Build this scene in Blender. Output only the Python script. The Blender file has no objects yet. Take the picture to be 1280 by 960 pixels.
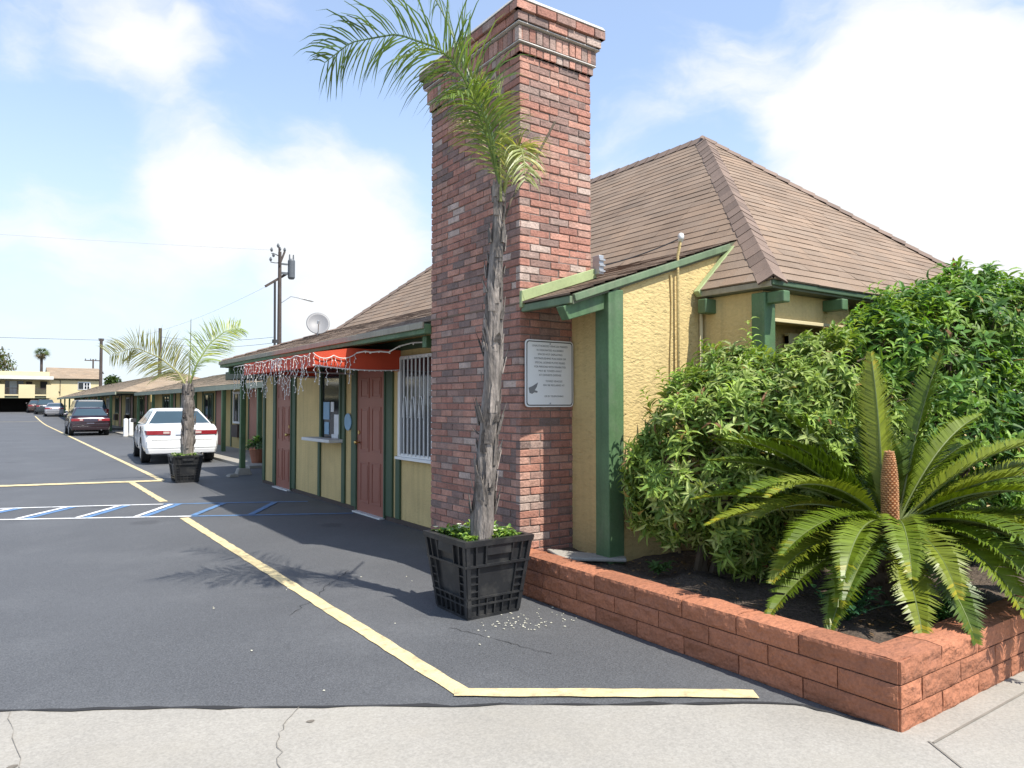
import bpy, bmesh, math, random
from mathutils import Vector, Matrix, noise
R = math.radians
random.seed(11)
scene = bpy.context.scene
COL = scene.collection
ORG = {}

# ------------------------------------------------------------------ helpers
class MB:
    """collects faces; build() links them as ONE mesh object"""
    def __init__(s):
        s.v = []; s.f = []; s.m = []; s.c = []
    def vert(s, p):
        s.v.append(tuple(p)); return len(s.v) - 1
    def face(s, idx, m=0, c=(1, 1, 1)):
        s.f.append(tuple(idx)); s.m.append(m); s.c.append(c)
    def poly(s, pts, m=0, c=(1, 1, 1)):
        b = len(s.v); s.v.extend(tuple(p) for p in pts)
        s.face(range(b, b + len(pts)), m, c)
    def box(s, x0, x1, y0, y1, z0, z1, m=0, c=(1, 1, 1)):
        s.hexa([(x0, y0, z0), (x1, y0, z0), (x1, y1, z0), (x0, y1, z0)],
               [(x0, y0, z1), (x1, y0, z1), (x1, y1, z1), (x0, y1, z1)], m, c)
    def hexa(s, lo, hi, m=0, c=(1, 1, 1)):
        n = len(lo); b = len(s.v); s.v.extend(tuple(p) for p in lo); s.v.extend(tuple(p) for p in hi)
        s.face([b + n - 1 - i for i in range(n)], m, c)
        s.face([b + n + i for i in range(n)], m, c)
        for i in range(n):
            j = (i + 1) % n
            s.face((b + i, b + j, b + n + j, b + n + i), m, c)
    def bar(s, p, q, w, h, m=0, c=(1, 1, 1), upv=(0, 0, 1)):
        p, q = Vector(p), Vector(q); d = (q - p).normalized()
        sd = d.cross(Vector(upv))
        if sd.length < 1e-4: sd = d.cross(Vector((0, 1, 0)))
        sd.normalize(); u = sd.cross(d)
        a, b = sd * w / 2, u * h / 2
        s.hexa([p - a - b, p + a - b, p + a + b, p - a + b], [q - a - b, q + a - b, q + a + b, q - a + b], m, c)
    def tube(s, pts, rad, n=8, m=0, c=(1, 1, 1), caps=True):
        pts = [Vector(p) for p in pts]
        if not hasattr(rad, '__len__'): rad = [rad] * len(pts)
        rings = []; ref = None
        for i, p in enumerate(pts):
            d = (pts[min(i + 1, len(pts) - 1)] - pts[max(i - 1, 0)]).normalized()
            if ref is None:
                ref = d.cross(Vector((0.3, 1, 0.1)))
                if ref.length < .05: ref = d.cross(Vector((1, 0, 0)))
            ref = (ref - d * ref.dot(d)).normalized(); o = d.cross(ref)
            b = len(s.v)
            for k in range(n):
                a = 2 * math.pi * k / n
                s.v.append(tuple(p + (ref * math.cos(a) + o * math.sin(a)) * rad[i]))
            rings.append(b)
        for i in range(len(rings) - 1):
            a, b = rings[i], rings[i + 1]
            for k in range(n):
                j = (k + 1) % n
                s.face((a + k, a + j, b + j, b + k), m, c)
        if caps:
            s.face([rings[0] + n - 1 - k for k in range(n)], m, c)
            s.face([rings[-1] + k for k in range(n)], m, c)
    def cyl(s, p, q, r, n=12, m=0, c=(1, 1, 1), r2=None):
        s.tube([p, q], [r, r if r2 is None else r2], n, m, c)
    def build(s, name, mats, parent=None, smooth=False, bevel=0, seg=2):
        if not isinstance(mats, (list, tuple)): mats = [mats]
        off = Vector(ORG.get(parent.name, (0, 0, 0))) if parent else Vector()
        me = bpy.data.meshes.new(name)
        me.from_pydata([tuple(Vector(p) - off) for p in s.v], [], s.f)
        for mt in mats: me.materials.append(mt)
        me.polygons.foreach_set('material_index', s.m)
        if smooth: me.polygons.foreach_set('use_smooth', [True] * len(s.f))
        if any(c != (1, 1, 1) for c in s.c):
            ca = me.color_attributes.new('Col', 'FLOAT_COLOR', 'CORNER')
            buf = []
            for f, c in zip(s.f, s.c):
                buf.extend((c[0], c[1], c[2], 1.0) * len(f))
            ca.data.foreach_set('color', buf)
        me.update()
        o = bpy.data.objects.new(name, me); COL.objects.link(o)
        if parent: o.parent = parent; ORG[o.name] = tuple(off)
        if bevel:
            b = o.modifiers.new('bevel', 'BEVEL'); b.width = bevel; b.segments = seg; b.limit_method = 'ANGLE'
            b.angle_limit = R(40)
        return o

def tag(o, label=None, cat=None, group=None, kind=None):
    if label: o['label'] = label
    if cat: o['category'] = cat
    if group: o['group'] = group
    if kind: o['kind'] = kind
    return o
def thing(name, loc, label, cat, group=None, rz=0):
    o = bpy.data.objects.new(name, None); COL.objects.link(o)
    o.location = loc; o.rotation_euler = (0, 0, rz); o.empty_display_size = .2
    ORG[o.name] = tuple(loc)
    return tag(o, label, cat, group)
def bake(o):
    """apply modifiers"""
    dg = bpy.context.evaluated_depsgraph_get(); dg.update()
    me = bpy.data.meshes.new_from_object(o.evaluated_get(dg))
    o.modifiers.clear(); o.data = me
def text_obj(txt, size, name, mat, parent, origin, xdir, ydir, extrude=.001, align='CENTER', spacing=1.0):
    cu = bpy.data.curves.new(name, 'FONT'); cu.body = txt; cu.size = size; cu.extrude = extrude
    cu.align_x = align; cu.align_y = 'CENTER'; cu.space_line = spacing
    t = bpy.data.objects.new('tmp', cu); COL.objects.link(t)
    dg = bpy.context.evaluated_depsgraph_get(); dg.update()
    me = bpy.data.meshes.new_from_object(t.evaluated_get(dg))
    bpy.data.objects.remove(t); bpy.data.curves.remove(cu)
    x, y = Vector(xdir).normalized(), Vector(ydir).normalized(); z = x.cross(y)
    off = Vector(ORG.get(parent.name, (0, 0, 0)))
    M = Matrix((x, y, z)).transposed().to_4x4(); M.translation = Vector(origin) - off
    me.transform(M); me.materials.clear(); me.materials.append(mat)
    o = bpy.data.objects.new(name, me); COL.objects.link(o); o.parent = parent; ORG[o.name] = tuple(off)
    return o

# ------------------------------------------------------------------ materials
def mat(name, base=(.5, .5, .5), rough=.7, var=.12, vscale=3., fine=0., fscale=80., bump=0., bscale=60., attr=False,
        metal=0., coat=0., trans=0., spec=.5, stretch=(1, 1, 1), dirt=None, dscale=1.5, damt=.5, bdist=.01, attr_mix=1.0, streak=0., spots=None, aggregate=0., scratch=0.):
    m = bpy.data.materials.new(name); m.use_nodes = True
    nt = m.node_tree; N = nt.nodes; L = nt.links
    b = N['Principled BSDF']; b.inputs['Roughness'].default_value = rough
    b.inputs['Metallic'].default_value = metal; b.inputs['Specular IOR Level'].default_value = spec
    if coat: b.inputs['Coat Weight'].default_value = coat; b.inputs['Coat Roughness'].default_value = .05
    geo = N.new('ShaderNodeNewGeometry')
    mp = N.new('ShaderNodeMapping'); mp.inputs['Scale'].default_value = stretch
    L.new(geo.outputs['Position'], mp.inputs['Vector']); P = mp.outputs['Vector']
    if attr:
        at = N.new('ShaderNodeAttribute'); at.attribute_name = 'Col'
        mul = N.new('ShaderNodeMix'); mul.data_type = 'RGBA'; mul.blend_type = 'MULTIPLY'; mul.inputs[0].default_value = attr_mix
        mul.inputs[6].default_value = (*base, 1); L.new(at.outputs['Color'], mul.inputs[7]); c = mul.outputs[2]
    else:
        rgb = N.new('ShaderNodeRGB'); rgb.outputs[0].default_value = (*base, 1); c = rgb.outputs[0]
    def scale_by(c, scale, amt, detail=4):
        nz = N.new('ShaderNodeTexNoise'); nz.inputs['Scale'].default_value = scale; nz.inputs['Detail'].default_value = detail
        L.new(P, nz.inputs['Vector'])
        mr = N.new('ShaderNodeMapRange'); mr.inputs[1].default_value = .25; mr.inputs[2].default_value = .75
        mr.inputs[3].default_value = 1 - amt; mr.inputs[4].default_value = 1 + amt
        L.new(nz.outputs['Fac'], mr.inputs[0])
        hs = N.new('ShaderNodeVectorMath'); hs.operation = 'SCALE'
        L.new(c, hs.inputs[0]); L.new(mr.outputs[0], hs.inputs['Scale']); return hs.outputs[0]
    if var: c = scale_by(c, vscale, var)
    if fine: c = scale_by(c, fscale, fine, 2)
    if dirt:
        nz = N.new('ShaderNodeTexNoise'); nz.inputs['Scale'].default_value = dscale; nz.inputs['Detail'].default_value = 6
        nz.inputs['Roughness'].default_value = .65; L.new(P, nz.inputs['Vector'])
        mr = N.new('ShaderNodeMapRange'); mr.inputs[1].default_value = .5; mr.inputs[2].default_value = .72; mr.inputs[4].default_value = damt
        L.new(nz.outputs['Fac'], mr.inputs[0])
        mx = N.new('ShaderNodeMix'); mx.data_type = 'RGBA'; L.new(mr.outputs[0], mx.inputs[0]); L.new(c, mx.inputs[6])
        mx.inputs[7].default_value = (*dirt, 1); c = mx.outputs[2]
    if streak:      # weather streaks running down
        m2 = N.new('ShaderNodeMapping'); m2.inputs['Scale'].default_value = (9, 9, .55); L.new(geo.outputs['Position'], m2.inputs['Vector'])
        nz = N.new('ShaderNodeTexNoise'); nz.inputs['Scale'].default_value = 1.6; nz.inputs['Detail'].default_value = 5; L.new(m2.outputs[0], nz.inputs['Vector'])
        mr = N.new('ShaderNodeMapRange'); mr.inputs[1].default_value = .45; mr.inputs[2].default_value = .75; mr.inputs[3].default_value = 1; mr.inputs[4].default_value = 1 - streak
        L.new(nz.outputs['Fac'], mr.inputs[0]); sc = N.new('ShaderNodeVectorMath'); sc.operation = 'SCALE'; L.new(c, sc.inputs[0]); L.new(mr.outputs[0], sc.inputs['Scale']); c = sc.outputs[0]
    if aggregate:   # pale and dark stone specks
        vo = N.new('ShaderNodeTexVoronoi'); vo.inputs['Scale'].default_value = 130; L.new(geo.outputs['Position'], vo.inputs['Vector'])
        sp = N.new('ShaderNodeSeparateColor'); L.new(vo.outputs['Color'], sp.inputs[0])
        mr = N.new('ShaderNodeMapRange'); mr.inputs[3].default_value = 1 - aggregate; mr.inputs[4].default_value = 1 + aggregate
        L.new(sp.outputs[0], mr.inputs[0]); sc = N.new('ShaderNodeVectorMath'); sc.operation = 'SCALE'; L.new(c, sc.inputs[0]); L.new(mr.outputs[0], sc.inputs['Scale']); c = sc.outputs[0]
    if spots:       # gum and oil spots: (scale, radius, share, colour)
        vo = N.new('ShaderNodeTexVoronoi'); vo.inputs['Scale'].default_value = spots[0]; L.new(geo.outputs['Position'], vo.inputs['Vector'])
        sp = N.new('ShaderNodeSeparateColor'); L.new(vo.outputs['Color'], sp.inputs[0])
        nz = N.new('ShaderNodeTexNoise'); nz.inputs['Scale'].default_value = spots[0] * 5; L.new(geo.outputs['Position'], nz.inputs['Vector'])
        ad = N.new('ShaderNodeMath'); ad.operation = 'MULTIPLY_ADD'; ad.inputs[1].default_value = spots[1] * 1.2; L.new(nz.outputs['Fac'], ad.inputs[0]); L.new(vo.outputs['Distance'], ad.inputs[2])
        m3 = N.new('ShaderNodeMapRange'); m3.inputs[1].default_value = spots[1] * 1.75; m3.inputs[2].default_value = spots[1] * 1.35; L.new(ad.outputs[0], m3.inputs[0])
        gt = N.new('ShaderNodeMath'); gt.operation = 'LESS_THAN'; gt.inputs[1].default_value = spots[2]; L.new(sp.outputs[0], gt.inputs[0])
        mu = N.new('ShaderNodeMath'); mu.operation = 'MULTIPLY'; L.new(m3.outputs[0], mu.inputs[0]); L.new(gt.outputs[0], mu.inputs[1])
        m4 = N.new('ShaderNodeMath'); m4.operation = 'MULTIPLY'; m4.inputs[1].default_value = spots[4] if len(spots) > 4 else .8; L.new(mu.outputs[0], m4.inputs[0])
        mx = N.new('ShaderNodeMix'); mx.data_type = 'RGBA'; L.new(m4.outputs[0], mx.inputs[0]); L.new(c, mx.inputs[6]); mx.inputs[7].default_value = (*spots[3], 1); c = mx.outputs[2]
    L.new(c, b.inputs['Base Color'])
    if scratch:     # sparse trowel pits
        m5 = N.new('ShaderNodeMapping'); m5.inputs['Scale'].default_value = (1, 1, 2.6); L.new(geo.outputs['Position'], m5.inputs['Vector'])
        n5 = N.new('ShaderNodeTexNoise'); n5.inputs['Scale'].default_value = 13; n5.inputs['Detail'].default_value = 6; n5.inputs['Roughness'].default_value = .62; n5.inputs['Distortion'].default_value = .8; L.new(m5.outputs[0], n5.inputs['Vector'])
        r5 = N.new('ShaderNodeMapRange'); r5.inputs[1].default_value = .55; r5.inputs[2].default_value = .66; r5.inputs[3].default_value = 1; r5.inputs[4].default_value = 0; L.new(n5.outputs['Fac'], r5.inputs[0])
        pit = N.new('ShaderNodeBump'); pit.inputs['Strength'].default_value = scratch; pit.inputs['Distance'].default_value = .022; L.new(r5.outputs[0], pit.inputs['Height'])
    if bump:
        nz = N.new('ShaderNodeTexNoise'); nz.inputs['Scale'].default_value = bscale; nz.inputs['Detail'].default_value = 5
        L.new(P, nz.inputs['Vector'])
        bp = N.new('ShaderNodeBump'); bp.inputs['Strength'].default_value = bump; bp.inputs['Distance'].default_value = bdist
        L.new(nz.outputs['Fac'], bp.inputs['Height'])
        if scratch: L.new(pit.outputs['Normal'], bp.inputs['Normal'])
        L.new(bp.outputs['Normal'], b.inputs['Normal'])
    if trans:
        tr = N.new('ShaderNodeBsdfTranslucent'); ms = N.new('ShaderNodeMixShader'); ms.inputs[0].default_value = trans
        g = N.new('ShaderNodeVectorMath'); g.operation = 'MULTIPLY'; g.inputs[1].default_value = (1.5, 1.55, .6)
        L.new(c, g.inputs[0]); L.new(g.outputs[0], tr.inputs['Color'])
        L.new(b.outputs[0], ms.inputs[1]); L.new(tr.outputs[0], ms.inputs[2])
        L.new(ms.outputs[0], N['Material Output'].inputs['Surface'])
    return m

M = {}
M['asphalt'] = mat('asphalt', (.084, .086, .090), .70, .14, .45, .35, 110, .35, 140, dirt=(.125, .127, .130), dscale=.7, damt=.55, bdist=.008, aggregate=.22, spots=(.9, .16, .35, (.05, .05, .052), .6))
M['concrete'] = mat('concrete', (.300, .280, .245), .85, .12, 1.2, .12, 60, .25, 70, dirt=(.31, .285, .24), dscale=1.6, damt=.6, bdist=.004, aggregate=.08, spots=(2.2, .055, .30, (.12, .11, .10), .75))
M['concrete_joint'] = mat('concrete_joint', (.20, .18, .15), .95, .2, 8)
M['ground'] = mat('ground', (.12, .115, .10), .95, .2, .3)
M['soil'] = mat('soil', (.085, .062, .045), .95, .3, 6, .4, 60, 1.0, 30, bdist=.03)
M['yellow_paint'] = mat('yellow_paint', (.62, .50, .27), .7, .14, 6, .12, 90, .2, 120, dirt=(.19, .165, .12), dscale=11, damt=.8, bdist=.003)
M['white_paint'] = mat('white_paint', (.72, .72, .72), .7, .1, 6, .1, 90, dirt=(.2, .21, .22), dscale=11, damt=.7)
M['blue_paint'] = mat('blue_paint', (.10, .205, .38), .7, .15, 6, .1, 90, dirt=(.07, .08, .10), dscale=11, damt=.75)
M['stucco'] = mat('stucco', (.60, .455, .205), .9, .07, 2.2, .07, 40, .7, 34, streak=.16, dirt=(.42, .31, .15), dscale=1.4, damt=.4, bdist=.012, stretch=(1, 1, 1.3))
M['stucco_rough'] = mat('stucco_rough', (.60, .455, .205), .9, .06, 2.2, .06, 40, .40, 24, scratch=.4, streak=.12, dirt=(.42, .31, .15), dscale=2.2, damt=.4, bdist=.028, stretch=(1, 1, 1.9))
M['green'] = mat('green_paint', (.078, .150, .066), .6, .18, 3, .10, 50, .3, 40, streak=.3, dirt=(.15, .19, .12), dscale=5, damt=.5, bdist=.004)
M['green_dark'] = mat('dark_green_paint', (.055, .095, .050), .6, .15, 3, .08, 50)
M['green_worn'] = mat('worn_green_paint', (.13, .19, .105), .65, .18, 4, .1, 50, streak=.25, dirt=(.20, .20, .13), dscale=6, damt=.6)
M['gutter_lip'] = mat('weathered_gutter', (.30, .27, .20), .6, .15, 4, .08, 40, streak=.2)
M['green_pale'] = mat('pale_green_paint', (.30, .36, .17), .6, .12, 5, .08, 50)
M['brown_base'] = mat('brown_base', (.07, .05, .04), .8, .2, 4)
M['soffit'] = mat('soffit', (.10, .11, .07), .8, .1, 3)
M['shingle'] = mat('shingle', (.235, .166, .115), .9, .16, 1.8, .26, 130, .5, 150, attr=True, bdist=.006)
M['ridge'] = mat('ridge_shingle', (.195, .140, .108), .9, .12, 3, .2, 110, .5, 120, attr=True, bdist=.006)
M['shingle_edge'] = mat('shingle_edge', (.19, .135, .10), .9, .1, 3)
M['brick'] = mat('brick', (1, 1, 1), .9, .18, 14, .20, 70, .9, 45, attr=True, bdist=.010, streak=.22, dirt=(.10, .085, .08), dscale=2.6, damt=.42)
M['mortar'] = mat('mortar', (.19, .15, .13), .95, .2, 6, .15, 60, .6, 60, bdist=.006)
M['mortar_pale'] = mat('mortar_pale', (.50, .47, .43), .95, .2, 8, .15, 60, .6, 50, bdist=.006)
M['block'] = mat('painted_block', (.37, .145, .075), .88, .20, 4, .16, 60, 1.0, 24, attr=True, dirt=(.17, .075, .05), dscale=4, damt=.6, bdist=.022)
M['block_joint'] = mat('block_joint', (.17, .07, .045), .95, .15, 5)
M['door'] = mat('door_paint', (.30, .110, .072), .5, .08, 2, .05, 40)
M['white'] = mat('white_gloss', (.78, .78, .76), .4, .04, 3)
M['white_dull'] = mat('white_dull', (.62, .62, .60), .6, .08, 3)
M['glass'] = mat('dark_glass', (.018, .022, .026), .06, .2, 2, spec=.6)
M['paper_blue'] = mat('blue_paper', (.22, .38, .52), .6, .1, 8)
M['paper_white'] = mat('white_paper', (.65, .68, .70), .6, .1, 8)
M['black'] = mat('black_print', (.03, .03, .03), .6, 0)
M['grey_print'] = mat('grey_print', (.20, .20, .20), .6, 0)
M['brass'] = mat('brass', (.60, .42, .15), .3, .05, 3, metal=1)
M['orange'] = mat('awning_cloth', (.54, .062, .022), .75, .08, 4, .05, 90, .15, 60)
M['bulb_white'] = mat('bulb_plastic', (.80, .78, .74), .35, 0)
M['wire_white'] = mat('white_wire', (.70, .68, .62), .6, 0)
M['steel'] = mat('galvanised_steel', (.42, .44, .46), .45, .1, 8, metal=.5)
M['dish'] = mat('dish_grey', (.20, .20, .205), .5, .06, 4)
M['tub'] = mat('black_plastic', (.020, .021, .023), .38, .25, 5, .1, 60, .15, 50, dirt=(.075, .072, .066), dscale=7, damt=.6, bdist=.004)
M['tub_wear'] = mat('worn_plastic', (.17, .17, .17), .5, .3, 12)
M['bark'] = mat('palm_bark', (.25, .225, .205), .92, .35, 7, .3, 45, 1.0, 22, attr=True, stretch=(1.6, 1.6, .35), bdist=.03, dirt=(.055, .048, .042), dscale=6, damt=.95)
M['palm_leaf'] = mat('palm_leaf', (.9, .9, .9), .42, .15, 6, attr=True, trans=.28)
M['sago_leaf'] = mat('sago_leaf', (.9, .9, .9), .42, .15, 5, attr=True, trans=.14, spec=.35)
M['leaf'] = mat('shrub_leaf', (.95, .95, .95), .5, .2, 5, attr=True, trans=.28, spec=.3)
M['stem'] = mat('woody_stem', (.10, .075, .05), .9, .2, 10)
M['cone'] = mat('sago_cone', (.52, .285, .145), .8, .15, 20, attr=True)
M['flower'] = mat('flower', (.9, .9, .9), .6, 0, attr=True, trans=.2)
M['wood_pole'] = mat('pole_wood', (.075, .058, .05), .9, .25, 3)
M['cable'] = mat('cable', (.035, .035, .038), .6, 0)
M['transformer'] = mat('transformer_grey', (.10, .11, .12), .5, .1, 5)
M['cream'] = mat('cream_stucco', (.60, .51, .30), .9, .06, 1.0)
M['white_roof'] = mat('white_roof', (.62, .60, .54), .8, .08, 1.0)
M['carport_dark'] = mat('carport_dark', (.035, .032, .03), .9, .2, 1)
M['wing_wall'] = mat('wing_stucco', (.42, .32, .13), .9, .08, 1.2)
M['wing_roof'] = mat('wing_shingle', (.33, .245, .17), .9, .12, 1.5, .15, 40, attr=True)
M['car_white'] = mat('white_car_paint', (.78, .78, .77), .28, .02, 1, coat=.6)
M['car_red'] = mat('dark_red_car_paint', (.022, .008, .012), .25, .02, 1, coat=.8)
M['car_dark'] = mat('charcoal_car_paint', (.022, .028, .032), .25, .02, 1, coat=.8)
M['car_silver'] = mat('silver_car_paint', (.34, .34, .36), .3, .02, 1, coat=.6, metal=.4)
M['car_brown'] = mat('brown_car_paint', (.05, .03, .025), .3, .02, 1, coat=.6)
M['car_glass'] = mat('car_glass', (.035, .060, .075), .05, .1, 1, spec=.7)
M['tyre'] = mat('tyre_rubber', (.016, .016, .017), .8, .1, 9)
M['alloy'] = mat('wheel_alloy', (.45, .46, .47), .35, .05, 5, metal=.7)
M['lamp_red'] = mat('tail_lamp_red', (.24, .016, .022), .2, .1, 9, coat=.5)
M['lamp_clear'] = mat('lamp_clear', (.55, .42, .38), .2, .05, 9, coat=.5)
M['chrome'] = mat('chrome', (.6, .6, .62), .15, 0, metal=1)
M['plate'] = mat('plate_white', (.62, .65, .72), .5, 0)
M['terracotta'] = mat('terracotta', (.30, .12, .07), .8, .1, 5)

# ------------------------------------------------------------------ camera, light, sky
cam_d = bpy.data.cameras.new('camera'); cam = bpy.data.objects.new('camera', cam_d); COL.objects.link(cam)
cam.location = (0, 0, 1.52); cam.rotation_euler = (R(90) + math.atan(25 / 905.), 0, -math.atan(635 / 905.))
cam_d.sensor_width = 36; cam_d.lens = 905 / 1280 * 36; cam_d.clip_end = 3000; cam_d.clip_start = .05
scene.camera = cam
SUN = Vector((.15, -.62, 1)).normalized()
sd = bpy.data.lights.new('sun', 'SUN'); sd.energy = 5.0; sd.angle = R(.5); sd.color = (1, .95, .86)
so = bpy.data.objects.new('sun', sd); COL.objects.link(so); so.rotation_euler = (-SUN).to_track_quat('-Z', 'Y').to_euler()

w = bpy.data.worlds.new('World'); scene.world = w; w.use_nodes = True
nt = w.node_tree; N = nt.nodes; L = nt.links; N.clear()
out = N.new('ShaderNodeOutputWorld'); bg = N.new('ShaderNodeBackground'); L.new(bg.outputs[0], out.inputs[0])
sky = N.new('ShaderNodeTexSky'); sky.sky_type = 'NISHITA'; sky.sun_disc = False
sky.sun_elevation = math.asin(SUN.z); sky.sun_rotation = math.atan2(SUN.x, SUN.y); sky.air_density = 1.0; sky.dust_density = .6; sky.ozone_density = 1.2
tc = N.new('ShaderNodeTexCoord')
def vmath(op, a, b=None):
    n = N.new('ShaderNodeVectorMath'); n.operation = op
    for i, x in enumerate((a, b)):
        if x is None: continue
        if isinstance(x, tuple): n.inputs[i].default_value = x
        else: L.new(x, n.inputs[i])
    return n
def fmath(op, a, b=None, c=None, clamp=False):
    n = N.new('ShaderNodeMath'); n.operation = op; n.use_clamp = clamp
    for i, x in enumerate((a, b, c)):
        if x is None: continue
        if isinstance(x, (int, float)): n.inputs[i].default_value = x
        else: L.new(x, n.inputs[i])
    return n.outputs[0]
D = tc.outputs['Generated']
wn = N.new('ShaderNodeTexNoise'); wn.inputs['Scale'].default_value = 5; wn.inputs['Detail'].default_value = 5; L.new(D, wn.inputs['Vector'])
wv = vmath('SUBTRACT', wn.outputs['Color'], (.5, .5, .5)).outputs[0]
ws = vmath('SCALE', wv); ws.inputs['Scale'].default_value = .16
DW = vmath('NORMALIZE', vmath('ADD', D, ws.outputs[0]).outputs[0]).outputs[0]
CLOUDS = [(0.107, 0.903, 0.417, 4.6, 0.62), (0.170, 0.906, 0.392, 3.4, 0.5), (0.245, 0.859, 0.449, 4, 0.45), (0.001, 0.923, 0.385, 3.2, 0.35), (0.4, 0.885, 0.235, 5.0, .9), (0.288, 0.932, 0.222, 5.0, .8), (0.185, 0.952, 0.24, 3.8, 0.75), (0.157, 0.948, 0.28, 2.4, 0.35), (0.039, 0.981, 0.180, 4.5, 0.45), (0.112, 0.982, 0.149, 6, 0.35), (0.379, 0.912, 0.155, 6, 0.6), (0.899, 0.382, 0.205, 7.5, 1.3), (0.936, 0.317, 0.145, 11, 1.4), (0.851, 0.469, 0.238, 5, 1.1), (0.897, 0.331, 0.294, 5, 0.9), (0.792, 0.51, 0.336, 2.6, 0.9), (0.814, 0.461, 0.354, 2.6, 0.9), (0.843, 0.398, 0.362, 3, 0.9), (0.856, 0.369, 0.362, 1.8, 0.6), (0.809, 0.406, 0.424, 5, 0.6), (0.853, 0.336, 0.398, 5, 0.3), (0.735, 0.559, 0.383, 4, 0.45), (0.661, 0.671, 0.337, 5, 0.4), (0.695, 0.557, 0.455, 5, 0.2),
          (-.6, -.6, .5, 12, .8), (-.9, .2, .3, 9, .7)]
dens = None
for (x, y, z, s, a) in CLOUDS:
    u = Vector((x, y, z)).normalized(); k = 1 / R(s * .72) ** 2
    dt = vmath('DOT_PRODUCT', DW, tuple(u)).outputs['Value']
    e = fmath('EXPONENT', fmath('MULTIPLY_ADD', dt, k, -k))
    dens = fmath('MULTIPLY', e, a) if dens is None else fmath('MULTIPLY_ADD', e, a, dens)
mp = N.new('ShaderNodeMapping'); mp.inputs['Scale'].default_value = (1, 1, 2.2); L.new(DW, mp.inputs['Vector'])
cn = N.new('ShaderNodeTexNoise'); cn.inputs['Scale'].default_value = 6.5; cn.inputs['Detail'].default_value = 9; cn.inputs['Roughness'].default_value = .58
L.new(mp.outputs[0], cn.inputs['Vector'])
d2 = fmath('ADD', dens, fmath('MULTIPLY_ADD', cn.outputs['Fac'], 1.3, -.66))
mr = N.new('ShaderNodeMapRange'); mr.interpolation_type = 'SMOOTHSTEP'; mr.inputs[1].default_value = .24; mr.inputs[2].default_value = .92
L.new(d2, mr.inputs[0]); cov = mr.outputs[0]
# thin pale veil of low cloud towards the horizon
sep = N.new('ShaderNodeSeparateXYZ'); L.new(D, sep.inputs[0])
hz = N.new('ShaderNodeMapRange'); hz.interpolation_type = 'SMOOTHSTEP'; hz.inputs[1].default_value = .44; hz.inputs[2].default_value = -.02; hz.inputs[3].default_value = .30; hz.inputs[4].default_value = .90
L.new(sep.outputs[2], hz.inputs[0])
skys = vmath('MULTIPLY', sky.outputs[0], (1.13, 1.25, 1.36))
SKY_STR = .15
ve = N.new('ShaderNodeMix'); ve.data_type = 'RGBA'; L.new(hz.outputs[0], ve.inputs[0]); L.new(skys.outputs[0], ve.inputs[6])
ve.inputs[7].default_value = (.57 / SKY_STR, .625 / SKY_STR, .70 / SKY_STR, 1)
cl = N.new('ShaderNodeMix'); cl.data_type = 'RGBA'; L.new(cov, cl.inputs[0]); L.new(ve.outputs[2], cl.inputs[6])
cl.inputs[7].default_value = (.70 / SKY_STR, .715 / SKY_STR, .73 / SKY_STR, 1)
L.new(cl.outputs[2], bg.inputs[0]); bg.inputs[1].default_value = SKY_STR
scene.view_settings.view_transform = 'Standard'; scene.view_settings.look = 'None'
scene.view_settings.exposure = 0.54; scene.view_settings.gamma = 1; scene.view_settings.use_curve_mapping = False
scene.cycles.max_bounces = 6; scene.cycles.use_denoising = True

# ------------------------------------------------------------------ ground
def zl(y):
    t = min(max((y - 62) / 40, 0), 1); return .6 * t * t * (3 - 2 * t)
YS = [-60, -10, 0, 5, 10, 20, 40, 62] + [64 + 2 * i for i in range(20)] + [110, 150, 300, 1500]
g = MB()
for a, b in zip(YS[:-1], YS[1:]):
    g.poly([(-1500, a, zl(a) - .03), (1500, a, zl(a) - .03), (1500, b, zl(b) - .03), (-1500, b, zl(b) - .03)])
tag(g.build('ground', M['ground']), kind='structure')
g = MB()
LY = [y for y in YS if 5 <= y <= 106]
g.poly([(-40, -1, 0), (12, -1, 0), (12, 5, 0), (-40, 5, 0)])
for a, b in zip(LY[:-1], LY[1:]):
    g.poly([(-40, a, zl(a)), (12, a, zl(a)), (12, b, zl(b)), (-40, b, zl(b))])
tag(g.build('asphalt', M['asphalt']), 'dark sealed asphalt of the motel parking lot', None, None, 'structure')
g = MB()
edge = [(-14, 13.6), (-6, 8.35), (-3, 6.4), (-1.5, 5.41), (0.01, 4.41), (.8, 3.9), (1.65, 3.33), (2.5, 2.76), (3.29, 2.22), (3.42, 1.80)]
e2 = []
for (x0, y0), (x1, y1) in zip(edge[:-1], edge[1:]):
    for k in range(8):
        t = k / 8; e2.append((x0 + (x1 - x0) * t, y0 + (y1 - y0) * t + random.uniform(-.012, .012)))
e2.append(edge[-1])
pts = [(x, y, .006) for x, y in e2] + [(3.43, 1.79, .006), (20, 1.79, .006), (20, -12, .006), (-14, -12, .006)]
g.poly(pts[::-1])
tag(g.build('sidewalk', M['concrete']), kind='structure')
g = MB()
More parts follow.
